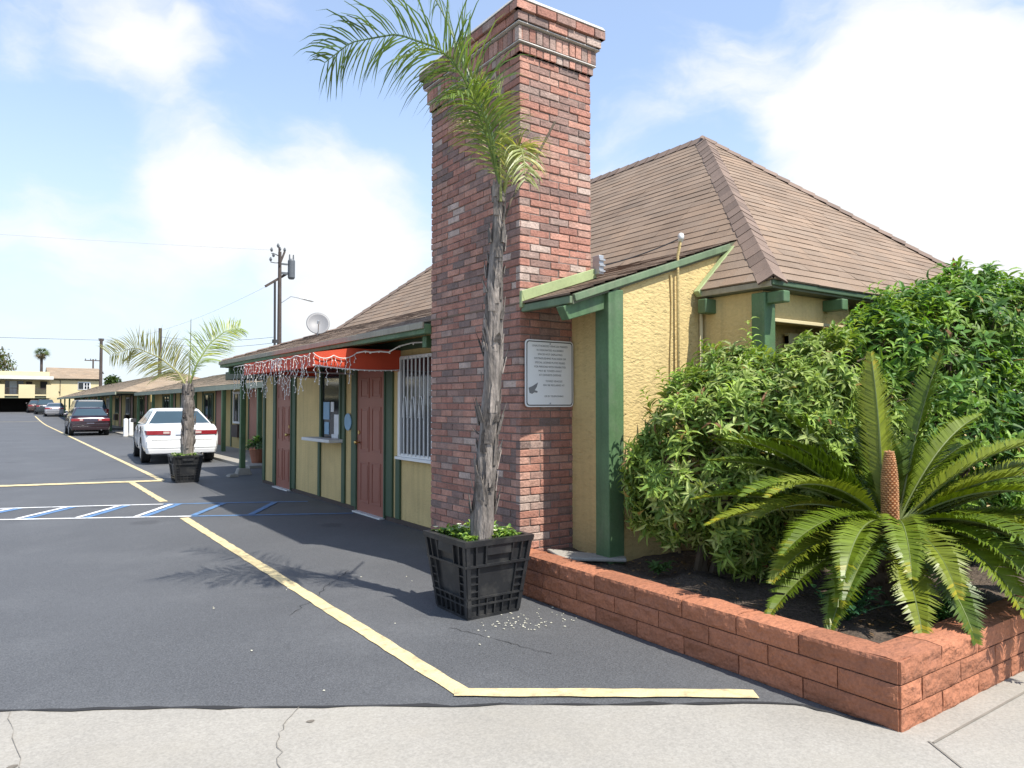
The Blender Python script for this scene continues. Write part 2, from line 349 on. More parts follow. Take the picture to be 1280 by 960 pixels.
def ribbon(mb, pts, w, z, jit=0, m=0, c=(1, 1, 1)):
    P = [Vector((p[0], p[1], 0)) for p in pts]; Q = []
    for a, b in zip(P[:-1], P[1:]):
        n = max(1, int((b - a).length / .12)) if jit else 1
        for k in range(n): Q.append(a + (b - a) * k / n)
    Q.append(P[-1]); Ls, Rs = [], []
    for i, p in enumerate(Q):
        d = (Q[min(i + 1, len(Q) - 1)] - Q[max(i - 1, 0)]).normalized(); s = Vector((-d.y, d.x, 0))
        jl, jr = random.uniform(-jit, jit), random.uniform(-jit, jit)
        Ls.append(p + s * (w / 2 + jl)); Rs.append(p - s * (w / 2 + jr))
    for i in range(len(Q) - 1):
        mb.poly([(*Rs[i].xy, z + zl(Rs[i].y)), (*Rs[i + 1].xy, z + zl(Rs[i + 1].y)), (*Ls[i + 1].xy, z + zl(Ls[i + 1].y)), (*Ls[i].xy, z + zl(Ls[i].y))], m, c)
def wander(p, q, n, a):
    p, q = Vector(p), Vector(q); d = q - p; s = Vector((-d.y, d.x)).normalized()
    return [tuple(p + d * (i / n) + s * random.uniform(-a, a) * (0 < i < n)) for i in range(n + 1)]
ribbon(g, [(3.42, 1.62), (3.2, 1.30), (1.6, -1.2)], .010, .010)
ribbon(g, [(3.42, 1.60), (8, 1.60)], .012, .010)
ribbon(g, [(4.9, 1.6), (4.75, -1)], .012, .0105)
ribbon(g, [(-1.5, 2.2), (1.6, .2), (4.5, -1.6)], .010, .010)
tag(g.build('sidewalk_joint', M['concrete_joint']), kind='structure')
g = MB()
ribbon(g, wander((1.23, 3.60), (1.09, 3.40), 5, .02) + wander((1.06, 3.38), (.93, 3.0), 8, .025), .0035, .011, .0015)
ribbon(g, wander((.05, 4.36), (.09, 3.6), 9, .015), .0025, .011, .001)
tag(g.build('pavement_crack', M['concrete_joint']), kind='structure')
g = MB()
ribbon(g, [(x, y - .004) for x, y in e2], .022, .0105, .012)
M['crack'] = mat('asphalt_crack', (.022, .022, .023), .95, .1, 8)
for p, q, a in (((2.5, 4.3), (2.75, 3.5), .03), ((2.6, 6.3), (1.7, 5.2), .05)):
    ribbon(g, wander(p, q, 22, a * .5), .004, .004, .0015)
tag(g.build('asphalt_crack', M['crack']), kind='structure')

g = MB()
rs = random.Random(5)
for k in range(34):
    x, y = rs.uniform(-1.5, 4.2), rs.uniform(1.2, 4.4); r_ = rs.uniform(.006, .02)
    if y > 4.3 - .66 * x - .08 or x > 3.3: continue
    g.poly([(x + r_ * (1 + .5 * rs.random()) * math.cos(a * .7), y + r_ * (.6 + .5 * rs.random()) * math.sin(a * .7), .0085 + k * .00004) for a in range(9)])
M['spot'] = mat('pavement_stain', (.15, .13, .105), .9, .3, 20)
tag(g.build('pavement_stain', M['spot']), kind='structure')
# painted lines
g = MB()
ribbon(g, [(2.0, 3.28), (1.99, 10.45)], .105, .005, .006)
ribbon(g, [(2.06, 12.35), (2.05, 15.75)], .105, .005, .008)
ribbon(g, [(2.6, 15.75), (2.55, 40), (2.5, 60), (2.53, 66), (2.5, 84)], .105, .005, .006)
tag(g.build('parking_line', M['yellow_paint']), kind='structure')
g = MB()
ribbon(g, [(1.96, 3.32), (2.05, 3.26), (3.24, 2.40)], .105, .009, .006)
ribbon(g, [(-12, 20.2), (-3, 17.3), (-.03, 16.4), (2.62, 15.72)], .30, .009, .02)
ribbon(g, [(-14, 71), (2.6, 71)], .18, .009, .01)
tag(g.build('painted_bay_line', M['yellow_paint']), kind='structure')
g = MB()
def L1(x): return 12.90 - .385 * x - .02 * x * x
def L2(x): return 11.66 - .53 * x
ribbon(g, [(x, L1(x)) for x in (-9, -6, -3, -1, 0, 1, 2.0)], .075, .005, .005)
ribbon(g, [(x, L2(x)) for x in (-9, -6, -3, -1, 0, 1, 2.1)], .075, .005, .005)
ST = [(x0, x0 + .62) for x0 in (.83, .17, -.5, -1.15, -1.8, -2.45, -3.1, -3.8, -4.5, 1.48)]
for a, b in ST: ribbon(g, [(a, L2(a) + .05), (b, L1(b) - .05)], .075, .009, .005)
tag(g.build('hatch_line', M['white_paint']), kind='structure')
g = MB()
ribbon(g, [(x, L1(x)) for x in (2.0, 2.6, 3.2, 3.9)], .075, .005, .005)
ribbon(g, [(x, L2(x)) for x in (2.1, 2.8, 3.4, 4.0)], .075, .005, .005)
for a in (2.13, 2.8): ribbon(g, [(a, L2(a) + .05), (a + .65, L1(a + .65) - .05)], .09, .009, .005)
for a, b in ST: ribbon(g, [(a + .09, L2(a + .09) + .05), (b + .09, L1(b + .09) - .05)], .10, .005, .008)
tag(g.build('blue_hatch_line', M['blue_paint']), kind='structure')
# pale pavement by the motel rooms
g = MB()
g.box(4.75, 6.6, 17.5, 41, -.02, .07); g.box(4.75, 6.6, 41.02, 90, -.02, .07)
tag(g.build('walkway', M['concrete'], bevel=.01), kind='structure')
# ------------------------------------------------------------------ motel office building
office = thing('motel_office', (7, 9, 0), 'yellow stucco motel office with green timber trim, hipped brown shingle roof and tall brick chimney', 'building')

def shed_z(x): return 2.36 + .337 * (x - 3.5)
def shingle(mb, A, B, C, D, exposure=.125, tab=.30, lift=.010, m=0, me=1, n0=0):
    A, B, C, D = map(Vector, (A, B, C, D)); ax = (B - A).normalized()
    nrm = (B - A).cross(D - A).normalized(); upd = nrm.cross(ax); Lh = (D - A).dot(upd); n = max(1, round(Lh / exposure))
    def X(P): return (P - A).dot(ax)
    def P(u, h, l): return A + ax * u + upd * h + nrm * l
    for i in range(n):
        t0, t1 = i / n, (i + 1) / n
        a0, a1 = X(A.lerp(D, t0)), X(A.lerp(D, t1)); b0, b1 = X(B.lerp(C, t0)), X(B.lerp(C, t1))
        lo, hi = max(a0, a1), min(b0, b1)
        cuts = []; u = (math.floor(lo / tab) + .5 * (i % 2) + random.uniform(-.1, .1)) * tab
        while u < hi:
            if u > lo + .02: cuts.append(u)
            u += tab * random.choice((.5, 1, 1, 1.15, .8))
        ed = [None] + cuts + [None]
        shade = random.uniform(.95, 1.05)
        for k in range(len(ed) - 1):
            l0, l1 = (a0, a1) if ed[k] is None else (ed[k], ed[k])
            r0, r1 = (b0, b1) if ed[k + 1] is None else (ed[k + 1], ed[k + 1])
            if r0 - l0 < 1e-3 and r1 - l1 < 1e-3: continue
            lf = lift * .8 + random.uniform(-.002, .003); h0, h1 = t0 * Lh - .004 + random.uniform(-.003, .002), t1 * Lh
            q = random.choice((.90, .95, 1, 1, 1.03, 1.06)) * shade; w = random.uniform(-.03, .03); c = (q * (1 + w), q, q * (1 - w))
            p = [P(l0, h0, lf), P(r0, h0, lf), P(r1, h1, .002), P(l1, h1, .002)]
            if r1 - l1 < 1e-3: p = p[:3]
            mb.poly(p, m, c)
            mb.poly([P(l0, h0, -.006), P(r0, h0, -.006), P(r0, h0, lf), P(l0, h0, lf)], me)
def caps(mb, p, q, n, wid, na, nb, lift=.02):
    """overlapping cap shingles along a hip or ridge; na, nb normals of both roof faces"""
    p, q = Vector(p), Vector(q); d = (q - p).normalized(); na, nb = Vector(na).normalized(), Vector(nb).normalized()
    sa = d.cross(na).normalized(); sb = nb.cross(d).normalized(); up = (na + nb).normalized()
    for k in range(n):
        a, b = p.lerp(q, k / n), p.lerp(q, (k + 1.25) / n); s = random.choice((.8, .92, 1, 1.08)); c = (s, s * .98, s * .97)
        l0, l1 = lift + random.uniform(-.003, .004), .007
        w_ = wid * random.uniform(.93, 1.05)
        def row(x, l): return [x + sa * w_ + na * l, x + sa * w_ * .35 + up * (l + .012) , x + up * (l + .02), x + sb * w_ * .35 + up * (l + .012), x + sb * w_ + nb * l]
        r0, r1 = row(a, l0), row(b, l1); rb = row(a, 0)
        for j in range(4):
            mb.poly([r0[j], r0[j + 1], r1[j + 1], r1[j]], 0, c); mb.poly([rb[j], rb[j + 1], r0[j + 1], r0[j]], 0, (.45, .4, .4))

EZ = 2.51
S_ = Vector((7.73, 6.475, 5.127)); N_ = Vector((7.73, 10.6, 5.127))
J = Vector((5.49, 4.054, 3.026)); JN = Vector((5.49, 13.95, 3.026))
mb = MB()
shingle(mb, (3.5, 14.76, 2.36), (3.5, 4.215, 2.36), (5.49, 4.215, 3.028), (5.49, 13.95, 3.028))
shingle(mb, JN, J, S_, N_)
shingle(mb, (4.94, 4.30, EZ), (4.94, 3.46, EZ), J, (5.49, 4.30, 3.026))
shingle(mb, (4.94, 3.46, EZ), (10.52, 3.46, EZ), S_, S_)
shingle(mb, (10.52, 3.46, EZ), (10.52, 14.77, EZ), N_, S_, .16, .6)
shingle(mb, (11.0, 14.76, 2.36), (3.5, 14.76, 2.36), JN, (10.0, 13.95, 3.026), .16, .6)
shingle(mb, (10.0, 13.95, 3.026), JN, N_, N_, .16, .6)
# body of the roof under the shingles
mb.hexa([(3.53, 4.225, shed_z(3.53) - .09), (5.49, 4.225, shed_z(5.49) - .09), (5.49, 14.6, shed_z(5.49) - .09), (3.53, 14.70, shed_z(3.53) - .09)],
        [(3.53, 4.225, shed_z(3.53) - .012), (5.49, 4.225, shed_z(5.49) - .012), (5.49, 13.98, shed_z(5.49) - .012), (3.53, 14.70, shed_z(3.53) - .012)], 2)
mb.box(4.972, 10.49, 3.49, 4.21, 2.445, 2.497, 2)
mb.box(5.2, 10.49, 4.21, 13.9, 2.42, 2.497, 2)
roof = mb.build('roof', [M['shingle'], M['shingle_edge'], M['soffit']], office)
mb = MB()
nW = Vector((-.938, 0, 1)); nF = Vector((0, -.868, 1)); nE = Vector((.938, 0, 1)); nN = Vector((0, .63, 1))
caps(mb, (4.945, 3.465, EZ + .004), S_, 27, .125, nF, nW, .012)
caps(mb, (10.56, 3.42, EZ - .02), S_, 27, .13, nE, nF)
caps(mb, S_, N_, 20, .13, nE, nW)
caps(mb, JN, N_, 20, .13, nW, nN)
caps(mb, (3.47, 14.77, 2.35), JN, 10, .12, Vector((-.337, 0, 1)), Vector((0, .83, 1)))
mb.build('roof_ridge', M['ridge'], roof)

# walls
mb = MB()
def prism_y(poly, y0, y1, m=0):
    mb.hexa([(x, y0, z) for x, z in poly][::-1], [(x, y1, z) for x, z in poly][::-1], m)
prism_y([(4.06, 0), (5.33, 0), (5.33, 2.885), (4.06, 2.46)], 4.26, 4.95, 1)
prism_y([(4.15, 0), (5.08, 0), (5.08, 2.79), (4.15, 2.50)], 4.95, 14.30)
mb.box(5.04, 5.20, 3.63, 4.258, 0, 2.45); mb.box(5.201, 10.2, 3.86, 4.257, 0, 2.449); mb.box(5.34, 10.2, 4.258, 13.9, 0, 2.448)
mb.box(5.201, 6.32, 3.631, 3.858, 2.21, 2.449)
wall = mb.build('wall', [M['stucco'], M['stucco_rough']], office, bevel=.012)

# base strip, fascia, trim boards
mb = MB(); mb.box(4.128, 4.149, 6.42, 14.31, 0, .055); mb.build('base_board', M['brown_base'], office)
def trim(name, x0, x1, y0, y1, z0, z1, mt='green_dark', bev=.006):
    m_ = MB(); m_.box(x0, x1, y0, y1, z0, z1); return m_.build(name, M[mt], office, bevel=bev)
mb = MB(); mb.box(3.43, 3.515, 6.415, 14.78, 2.225, 2.325); gl = mb.build('gutter', M['green'], office, bevel=.006); mb = MB(); mb.box(3.405, 3.4285, 6.413, 14.785, 2.275, 2.342); mb.build('gutter_lip', M['gutter_lip'], gl, bevel=.006)
trim('end_fascia', 3.52, 10.5, 14.72, 14.76, 2.22, 2.335, 'green')
trim('fascia_board', 3.505, 3.535, 4.23, 4.862, 2.285, 2.343, 'green_worn')
trim('fascia_board', 4.95, 10.5, 3.467, 3.488, 2.462, 2.503, 'green_dark')  # dark tone paints in the thin shadow line along the front eave
trim('fascia_board', 4.948, 4.97, 3.489, 4.23, 2.452, 2.502, 'gutter_lip')
mb = MB(); mb.bar((3.54, 4.232, shed_z(3.54) - .045), (5.38, 4.232, shed_z(5.38) - .045), .05, .055); mb.build('rake_board', M['green_worn'], office, bevel=.005)
mb = MB(); mb.bar((4.93, 4.215, 2.475), (5.42, 4.215, 2.935), .06, .065); mb.build('rake_board', M['green_pale'], office, bevel=.005)
mb = MB(); mb.bar((3.50, 4.845, shed_z(3.50) + .055), (4.30, 4.845, shed_z(4.30) + .055), .035, .085); mb.bar((3.505, 4.848, 2.32), (3.505, 4.848, 2.45), .035, .035); mb.build('roof_flashing', M['green_pale'], office, bevel=.004)
mb = MB(); mb.hexa([(3.47, 4.27, 2.265), (3.53, 4.27, 2.165), (3.90, 4.27, 2.275), (3.90, 4.27, 2.40)], [(3.47, 4.36, 2.265), (3.53, 4.36, 2.165), (3.90, 4.36, 2.275), (3.90, 4.36, 2.40)]); mb.build('rafter_tail', M['green'], office, bevel=.006)
for y in (6.56, 14.45):
    mb = MB(); mb.box(3.53, 4.15, y, y + .09, 2.10, 2.222); mb.build('rafter_tail', M['green'], office, bevel=.008)
trim('rafter_tail', 5.0, 5.085, 3.41, 3.568, 2.325, 2.418, 'green', .01)
trim('rafter_tail', 5.88, 5.97, 3.44, 3.629, 2.33, 2.428, 'green', .01)
trim('rafter_tail', 4.90, 5.04, 4.10, 4.19, 2.30, 2.425, 'green', .01)
trim('corner_post', 3.895, 4.058, 4.225, 4.385, 0, 2.435, 'green', .008)
trim('corner_post', 4.98, 5.12, 3.57, 3.70, 0, 2.42, 'green', .008)
for y0, y1, z0, z1 in ((11.20, 11.29, .056, .93), (10.18, 10.30, .056, 2.15), (8.36, 8.48, .056, .86), (9.74, 9.93, .056, 2.2), (8.58, 8.77, .056, 2.2), (12.40, 12.58, .056, 2.2), (13.46, 13.66, .056, 2.2), (14.18, 14.305, .056, 2.2)):
    trim('trim_board', 4.118, 4.149, y0, y1, z0, z1)
trim('trim_board', 4.10, 4.149, 6.42, 14.305, 2.20, 2.32)
# window recess on the street side
mb = MB(); mb.box(5.70, 6.3, 3.83, 3.858, 1.0, 2.12); street_win = mb.build('window', M['glass'], office)
mb = MB()
for x0, x1, z0, z1 in ((5.62, 5.72, .95, 2.12), (5.90, 5.94, 1.0, 2.05), (6.10, 6.14, 1.0, 2.05), (6.24, 6.32, 1.0, 2.1)): mb.box(x0, x1, 3.79, 3.829, z0, z1)
mb.box(5.62, 6.32, 3.785, 3.829, 2.05, 2.14); mb.box(5.62, 6.32, 3.785, 3.829, .93, .999); mb.box(5.72, 6.24, 3.80, 3.829, 1.85, 1.88)
mb.build('window_frame', M['cream'], street_win)
trim('wall_panel', 5.20, 5.40, 3.80, 3.858, .9, 2.20, 'green')
# a pale sill under the projecting block
trim('block_ledge', 5.13, 6.32, 3.60, 3.63, 2.195, 2.225, 'cream', .004)

# doors
def office_door(y0, y1, handle_y):
    d = MB(); d.box(4.125, 4.149, y0, y1, .02, 2.0)
    W = y1 - y0
    for (a, b) in ((.13, .45), (.55, .87)):
        for (z0, z1) in ((.15, .72), (.86, 1.48), (1.60, 1.88)):
            ya, yb = y0 + W * a, y0 + W * b
            for q in ((ya, yb, z0, z0 + .025), (ya, yb, z1 - .025, z1), (ya, ya + .022, z0 + .025, z1 - .025), (yb - .022, yb, z0 + .025, z1 - .025)):
                d.box(4.116, 4.1255, *q)
            d.box(4.119, 4.1256, ya + .05, yb - .05, z0 + .05, z1 - .05)
    o = d.build('door', M['door'], office, bevel=.003)
    f = MB(); f.box(4.10, 4.149, y1 + .001, y1 + .03, 0.02, 2.04); f.box(4.10, 4.149, y0 - .03, y0 - .001, 0.02, 2.04); f.box(4.10, 4.149, y0 - .03, y1 + .03, 2.041, 2.08)
    f.build('door_frame', M['green_dark'], o, bevel=.004)
    h = MB(); h.cyl((4.126, handle_y, .98), (4.075, handle_y, .98), .012); h.tube([(4.085, handle_y, .98), (4.07, handle_y, .98), (4.05, handle_y, .98), (4.04, handle_y, .98)], [.016, .03, .03, .014], 12); lk_ = MB(); lk_.cyl((4.126, handle_y, 1.12), (4.105, handle_y, 1.12), .028); lk_.build('deadbolt', M['brass'], o)
    h.build('handle', M['brass'], o, smooth=True)
    t = MB(); t.box(4.05, 4.127, y0, y1, .0, .019); t.build('threshold', M['white_dull'], o)
office_door(8.80, 9.71, 9.62)
office_door(12.60, 13.44, 12.68)
# barred window
mb = MB(); mb.box(4.135, 4.149, 7.47, 8.33, .90, 2.08); bw = mb.build('window', M['glass'], office)
mb = MB()
for q in ((7.44, 8.36, .86, .90), (7.44, 8.36, 2.08, 2.12), (7.44, 7.48, .90, 2.08), (8.31, 8.36, .90, 2.08)): mb.box(4.09, 4.149, *q)
mb.box(4.06, 4.149, 7.42, 8.38, .825, .859)
mb.build('window_frame', M['white'], bw, bevel=.004)
for k in range(8):
    mb = MB(); y = 7.535 + k * .105
    mb.box(4.075, 4.089, y - .008, y + .008, .88, 2.10); mb.build('window_bar', M['white'], bw)
mb = MB()
for k in range(3):
    for s in (-1, 1):
        y = 7.70 + k * .21
        mb.tube([(4.07, y + s * (.012 + .05 * math.sin(a * .5)) , 1.48 + .13 * math.cos(a)) for a in [i * .45 for i in range(15)]], .006, 5)
mb.build('bar_scroll', M['white'], bw)
# service window
mb = MB(); mb.box(4.132, 4.149, 10.32, 11.15, 1.0, 2.15); sw = mb.build('window', M['glass'], office)
mb = MB()
for q in ((10.30, 10.36, 1.0, 2.18), (11.11, 11.18, 1.0, 2.18), (10.36, 11.11, 2.12, 2.18)): mb.box(4.10, 4.149, *q)
mb.build('window_frame', M['green_dark'], sw, bevel=.004)
mb = MB(); mb.box(3.90, 4.149, 10.24, 11.42, .945, .995); mb.build('counter', M['white_dull'], sw, bevel=.008)
for (y0, y1, z0, z1, mt) in ((10.80, 11.05, 1.28, 1.55, 'paper_blue'), (10.82, 11.0, 1.05, 1.24, 'paper_blue'), (10.62, 10.74, 1.40, 1.55, 'paper_white'), (10.40, 10.60, 1.06, 1.36, 'paper_white'), (10.44, 10.70, 1.0, 1.06, 'paper_white')):
    mb = MB(); mb.box(4.124, 4.131, y0, y1, z0, z1); mb.build('notice', M[mt], sw)

# chimney of individual bricks
PAL = [((.33, .140, .098), 5), ((.40, .195, .140), 4.5), ((.28, .112, .080), 4), ((.37, .215, .165), 2.4), ((.145, .10, .09), 2.8), ((.21, .135, .115), 3.4), ((.10, .088, .085), 1.3), ((.43, .36, .31), 1.2), ((.28, .215, .185), 1.6)]
def brick_col(pos):
    k = noise.noise(Vector(pos) * 1.3) 
    wts = [w_ * (1 + (1.6 * k if sum(c) < .45 else 0)) if sum(c) < .45 else w_ for c, w_ in PAL]
    c = random.choices([c for c, _ in PAL], [max(.05, w_) for w_ in wts])[0]; s = random.uniform(.86, 1.12)
    mn = (.30, .172, .130); return tuple((x * .64 + m_ * .36) * s * 1.22 for x, m_ in zip(c, mn))
def brick_face(mb, p0, u, n, W, z0, z1, pitch=.0640, L=.203, jt=.010, proud=0.0, soldier=False, depth=.06, start=0):
    p0, u, n = Vector(p0), Vector(u), Vector(n); rows = round((z1 - z0) / pitch)
    for r in range(rows):
        za = z0 + (z1 - z0) * r / rows; zb = z0 + (z1 - z0) * (r + 1) / rows - jt
        ln = L
        x = 0; first = True
        while x < W - .005:
            l = ln * random.uniform(.97, 1.03)
            if first and (r + start) % 2: l = ln * .5
            first = False
            xe = min(x + l, W)
            if W - xe < .05: xe = W
            j = proud + random.uniform(-.004, .005); t = random.uniform(-.002, .002)
            a, b = p0 + u * x, p0 + u * xe
            c = brick_col((a.x, a.y, za))
            lo = [a - n * depth, b - n * depth, b + n * j, a + n * (j + t)]; 
            e = .004
            mb.hexa([v + Vector((0, 0, za - p0.z)) for v in lo], [v + Vector((0, 0, zb - p0.z + random.uniform(-.002, .002))) for v in lo], 0, c)
            x = xe + jt
CX0, CX1, CY0, CY1 = 3.5, 4.28, 4.87, 6.40
def brick_ring(mb, z0, z1, ex=0, start=0, **k):
    x0, x1, y0, y1 = CX0 - ex, CX1 + ex, CY0 - ex, CY1 + ex
    brick_face(mb, (x0, y1, z0), (0, -1, 0), (-1, 0, 0), y1 - y0 - .004, z0, z1, start=start, **k)
    brick_face(mb, (x0 - .002, y0, z0), (1, 0, 0), (0, -1, 0), x1 - x0 - .002, z0, z1, start=start + 1, **k)
    brick_face(mb, (x1, y0, z0), (0, 1, 0), (1, 0, 0), y1 - y0 - .004, z0, z1, start=start, **k)
    brick_face(mb, (x1 + .002, y1, z0), (-1, 0, 0), (0, 1, 0), x1 - x0 - .002, z0, z1, start=start + 1, **k)
mb = MB()
brick_ring(mb, 0, 4.470)
mb.box(CX0 + .007, CX1 - .007, CY0 + .007, CY1 - .007, 0, 4.47, 1)
chim = mb.build('chimney', [M['brick'], M['mortar']], office, bevel=.0035, seg=1)
mb = MB()
brick_ring(mb, 4.472, 4.545, .020, pitch=.073, L=.062, jt=.010)
mb.box(CX0 - .013, CX1 + .013, CY0 - .013, CY1 + .013, 4.472, 4.548, 1)
mb.hexa([(CX0 - .040, CY0 - .040, 4.549), (CX1 + .040, CY0 - .040, 4.549), (CX1 + .040, CY1 + .040, 4.549), (CX0 - .040, CY1 + .040, 4.549)],
        [(CX0 - .033, CY0 - .033, 4.564), (CX1 + .033, CY0 - .033, 4.564), (CX1 + .033, CY1 + .033, 4.564), (CX0 - .033, CY1 + .033, 4.564)], 2)
brick_ring(mb, 4.566, 4.69, .036, pitch=.116, L=.062, jt=.010)
mb.box(CX0 - .028, CX1 + .028, CY0 - .028, CY1 + .028, 4.566, 4.693, 1)
mb.hexa([(CX0 - .064, CY0 - .064, 4.694), (CX1 + .064, CY0 - .064, 4.694), (CX1 + .064, CY1 + .064, 4.694), (CX0 - .064, CY1 + .064, 4.694)],
        [(CX0 - .056, CY0 - .056, 4.710), (CX1 + .056, CY0 - .056, 4.710), (CX1 + .056, CY1 + .056, 4.710), (CX0 - .056, CY1 + .056, 4.710)], 2)
brick_ring(mb, 4.712, 4.79, .070, pitch=.075)
brick_ring(mb, 4.79, 4.87, .095, pitch=.075, start=1)
mb.box(CX0 - .062, CX1 + .062, CY0 - .062, CY1 + .062, 4.712, 4.868, 1)
mb.hexa([(CX0 - .10, CY0 - .10, 4.869), (CX1 + .10, CY0 - .10, 4.869), (CX1 + .10, CY1 + .10, 4.869), (CX0 - .10, CY1 + .10, 4.869)],
        [(CX0 - .08, CY0 - .08, 4.905), (CX1 + .08, CY0 - .08, 4.905), (CX1 + .08, CY1 + .08, 4.905), (CX0 - .08, CY1 + .08, 4.905)], 2)
mb.build('chimney_crown', [M['brick'], M['mortar'], M['mortar_pale']], chim, bevel=.003, seg=1)

# ------------------------------------------------------------------ things fixed to the office
# parking notice on the chimney
sg = thing('notice_sign', (3.785, 4.84, 1.78), 'white parking notice with thin black border and small print, fixed to the brick chimney', 'sign')
def rrect(x0, x1, z0, z1, r, n=5):
    out = []
    for cx, cz, a0 in ((x1 - r, z0 + r, -90), (x1 - r, z1 - r, 0), (x0 + r, z1 - r, 90), (x0 + r, z0 + r, 180)):
        for k in range(n + 1):
            a = R(a0 + 90 * k / n); out.append((cx + r * math.cos(a), cz + r * math.sin(a)))
    return out
def plate(name, x0, x1, z0, z1, r, ya, yb, mt, par):
    p = rrect(x0, x1, z0, z1, r); m_ = MB(); m_.hexa([(x, yb, z) for x, z in p][::-1], [(x, ya, z) for x, z in p][::-1]); return m_.build(name, mt, par)
plate('panel', 3.53, 4.045, 1.495, 2.06, .035, 4.838, 4.846, M['white'], sg)
po, pi = rrect(3.541, 4.034, 1.506, 2.049, .028), rrect(3.549, 4.026, 1.514, 2.041, .022)
mb = MB()
for k in range(len(po)):
    j = (k + 1) % len(po)
    mb.poly([(po[k][0], 4.8365, po[k][1]), (po[j][0], 4.8365, po[j][1]), (pi[j][0], 4.8365, pi[j][1]), (pi[k][0], 4.8365, pi[k][1])])
    mb.poly([(po[k][0], 4.838, po[k][1]), (po[j][0], 4.838, po[j][1]), (po[j][0], 4.8365, po[j][1]), (po[k][0], 4.8365, po[k][1])])
mb.build('border', M['black'], sg)
LN = [('UNAUTHORIZED VEHICLES PARKED', 2.008, .0235), ('IN DESIGNATED ACCESSIBLE', 1.973, .0225), ('SPACES NOT DISPLAYING', 1.938, .023), ('DISTINGUISHING PLACARDS OR', 1.903, .0235), ('SPECIAL LICENSE PLATES ISSUED', 1.868, .0225), ('FOR PERSONS WITH DISABILITIES', 1.833, .0225), ('MAY BE TOWED AWAY', 1.798, .0235), ("AT OWNER'S EXPENSE", 1.763, .0235), ('TOWED VEHICLES', 1.712, .022), ('MAY BE RECLAIMED AT', 1.678, .022), ('OR BY TELEPHONING', 1.585, .021)]
for tx, z, s in LN: text_obj(tx, s, 'lettering', M['grey_print'], sg, (3.79 if z > 1.72 else 3.83, 4.8364, z), (1, 0, 0), (0, 0, 1), .0004)
mb = MB()   # small grey tow emblem
p = [(3.562, 1.655), (3.60, 1.668), (3.66, 1.70), (3.645, 1.66), (3.625, 1.635), (3.655, 1.628), (3.652, 1.615), (3.62, 1.618), (3.60, 1.605), (3.572, 1.612)]
mb.hexa([(x, 4.8379, z) for x, z in p], [(x, 4.8362, z) for x, z in p]); mb.build('emblem', M['grey_print'], sg)
for x, z in ((3.79, 2.03), (3.79, 1.525)):
    mb = MB(); mb.cyl((x, 4.838, z), (x, 4.833, z), .007, 8); mb.build('bolt', M['steel'], sg)

# awning
aw = thing('awning', (3.6, 9.8, 1.95), 'orange red cloth awning lettered OFFICE under the eave above the service window', 'awning')
Y0, Y1 = 8.30, 11.30
mb = MB()
sec = [(2.98, 1.97), (2.98, 2.13), (3.42, 2.195), (4.10, 2.198), (4.10, 1.93), (3.48, 1.945)]
for y in (Y0, Y1): mb.hexa([(x, y + .004, z) for x, z in sec][::-1], [(x, y - .004, z) for x, z in sec][::-1])
mb.hexa([(2.98, Y0 + .005, 2.124), (3.42, Y0 + .005, 2.189), (3.42, Y1 - .005, 2.189), (2.98, Y1 - .005, 2.124)], [(2.98, Y0 + .005, 2.13), (3.42, Y0 + .005, 2.195), (3.42, Y1 - .005, 2.195), (2.98, Y1 - .005, 2.13)])
mb.box(3.421, 4.10, Y0 + .005, Y1 - .005, 2.190, 2.197)
mb.build('canopy', M['orange'], aw)
mb = MB(); mb.box(2.974, 2.979, Y0 - .004, Y1 + .004, 1.955, 2.129); mb.build('valance', M['orange'], aw)
text_obj('OFFICE', .155, 'lettering', M['white'], aw, (2.9725, 9.72, 2.045), (0, -1, 0), (0, 0, 1), .0008).data.transform(Matrix.Identity(4))
for y in (Y0 + .03, (Y0 + Y1) / 2, Y1 - .03):
    mb = MB(); mb.tube([(4.10, y, 2.16), (3.4, y, 2.17), (3.0, y, 2.11), (3.0, y, 1.97), (4.10, y, 1.95)], .012, 6); mb.build('frame', M['steel'], aw)

# icicle string lights
ic = thing('string_lights', (3.0, 9.8, 2.1), 'white icicle string lights dangling along the awning and eave, unlit', 'lights')
wire, bl = MB(), MB()
def swag(p, q, sag, n=10): return [tuple(Vector(p).lerp(Vector(q), i / n) - Vector((0, 0, sag * 4 * (i / n) * (1 - i / n)))) for i in range(n + 1)]
def bulb(p, s=.0075):
    x, y, z = p; d = Vector((random.uniform(-1, 1), random.uniform(-1, 1), -.6)).normalized() * s * 2.2
    bl.tube([Vector(p), Vector(p) + d * .5, Vector(p) + d], [s * .7, s, s * .2], 5)
def strand(p, ln):
    x, y, z = p; pts = [(x, y, z)]; k = 0
    while k * .045 < ln:
        k += 1; pts.append((x + random.uniform(-.018, .018), y + random.uniform(-.02, .02), z - k * .045))
        if k % 1 == 0: bulb(pts[-1])
    wire.tube(pts, .003, 4)
y = 11.36
main = []
while y > 8.26:
    main.append((2.955, y, 2.10 + random.uniform(-.02, .02)))
    strand(main[-1], random.choice((.12, .2, .3, .4, .48)) * (1.0 if y > 9.2 else .9))
    y -= random.uniform(.07, .13)
wire.tube(main, .006, 5)
for a, b, s in (((2.955, 8.27, 2.12), (3.21, 8.275, 2.10), .05), ((3.21, 8.275, 2.10), (3.50, 8.275, 2.14), .05)):
    pts = swag(a, b, s); wire.tube(pts, .006, 5)
    for p in pts[1::2]: strand((p[0], p[1], p[2]), random.choice((.08, .15, .3, .45)))
for p in swag((2.955, 8.265, 1.98), (4.1, 8.275, 1.95), .03, 16): bulb(p, .009)
wire.tube(swag((2.955, 8.265, 1.98), (4.1, 8.275, 1.95), .03, 16), .007, 5)
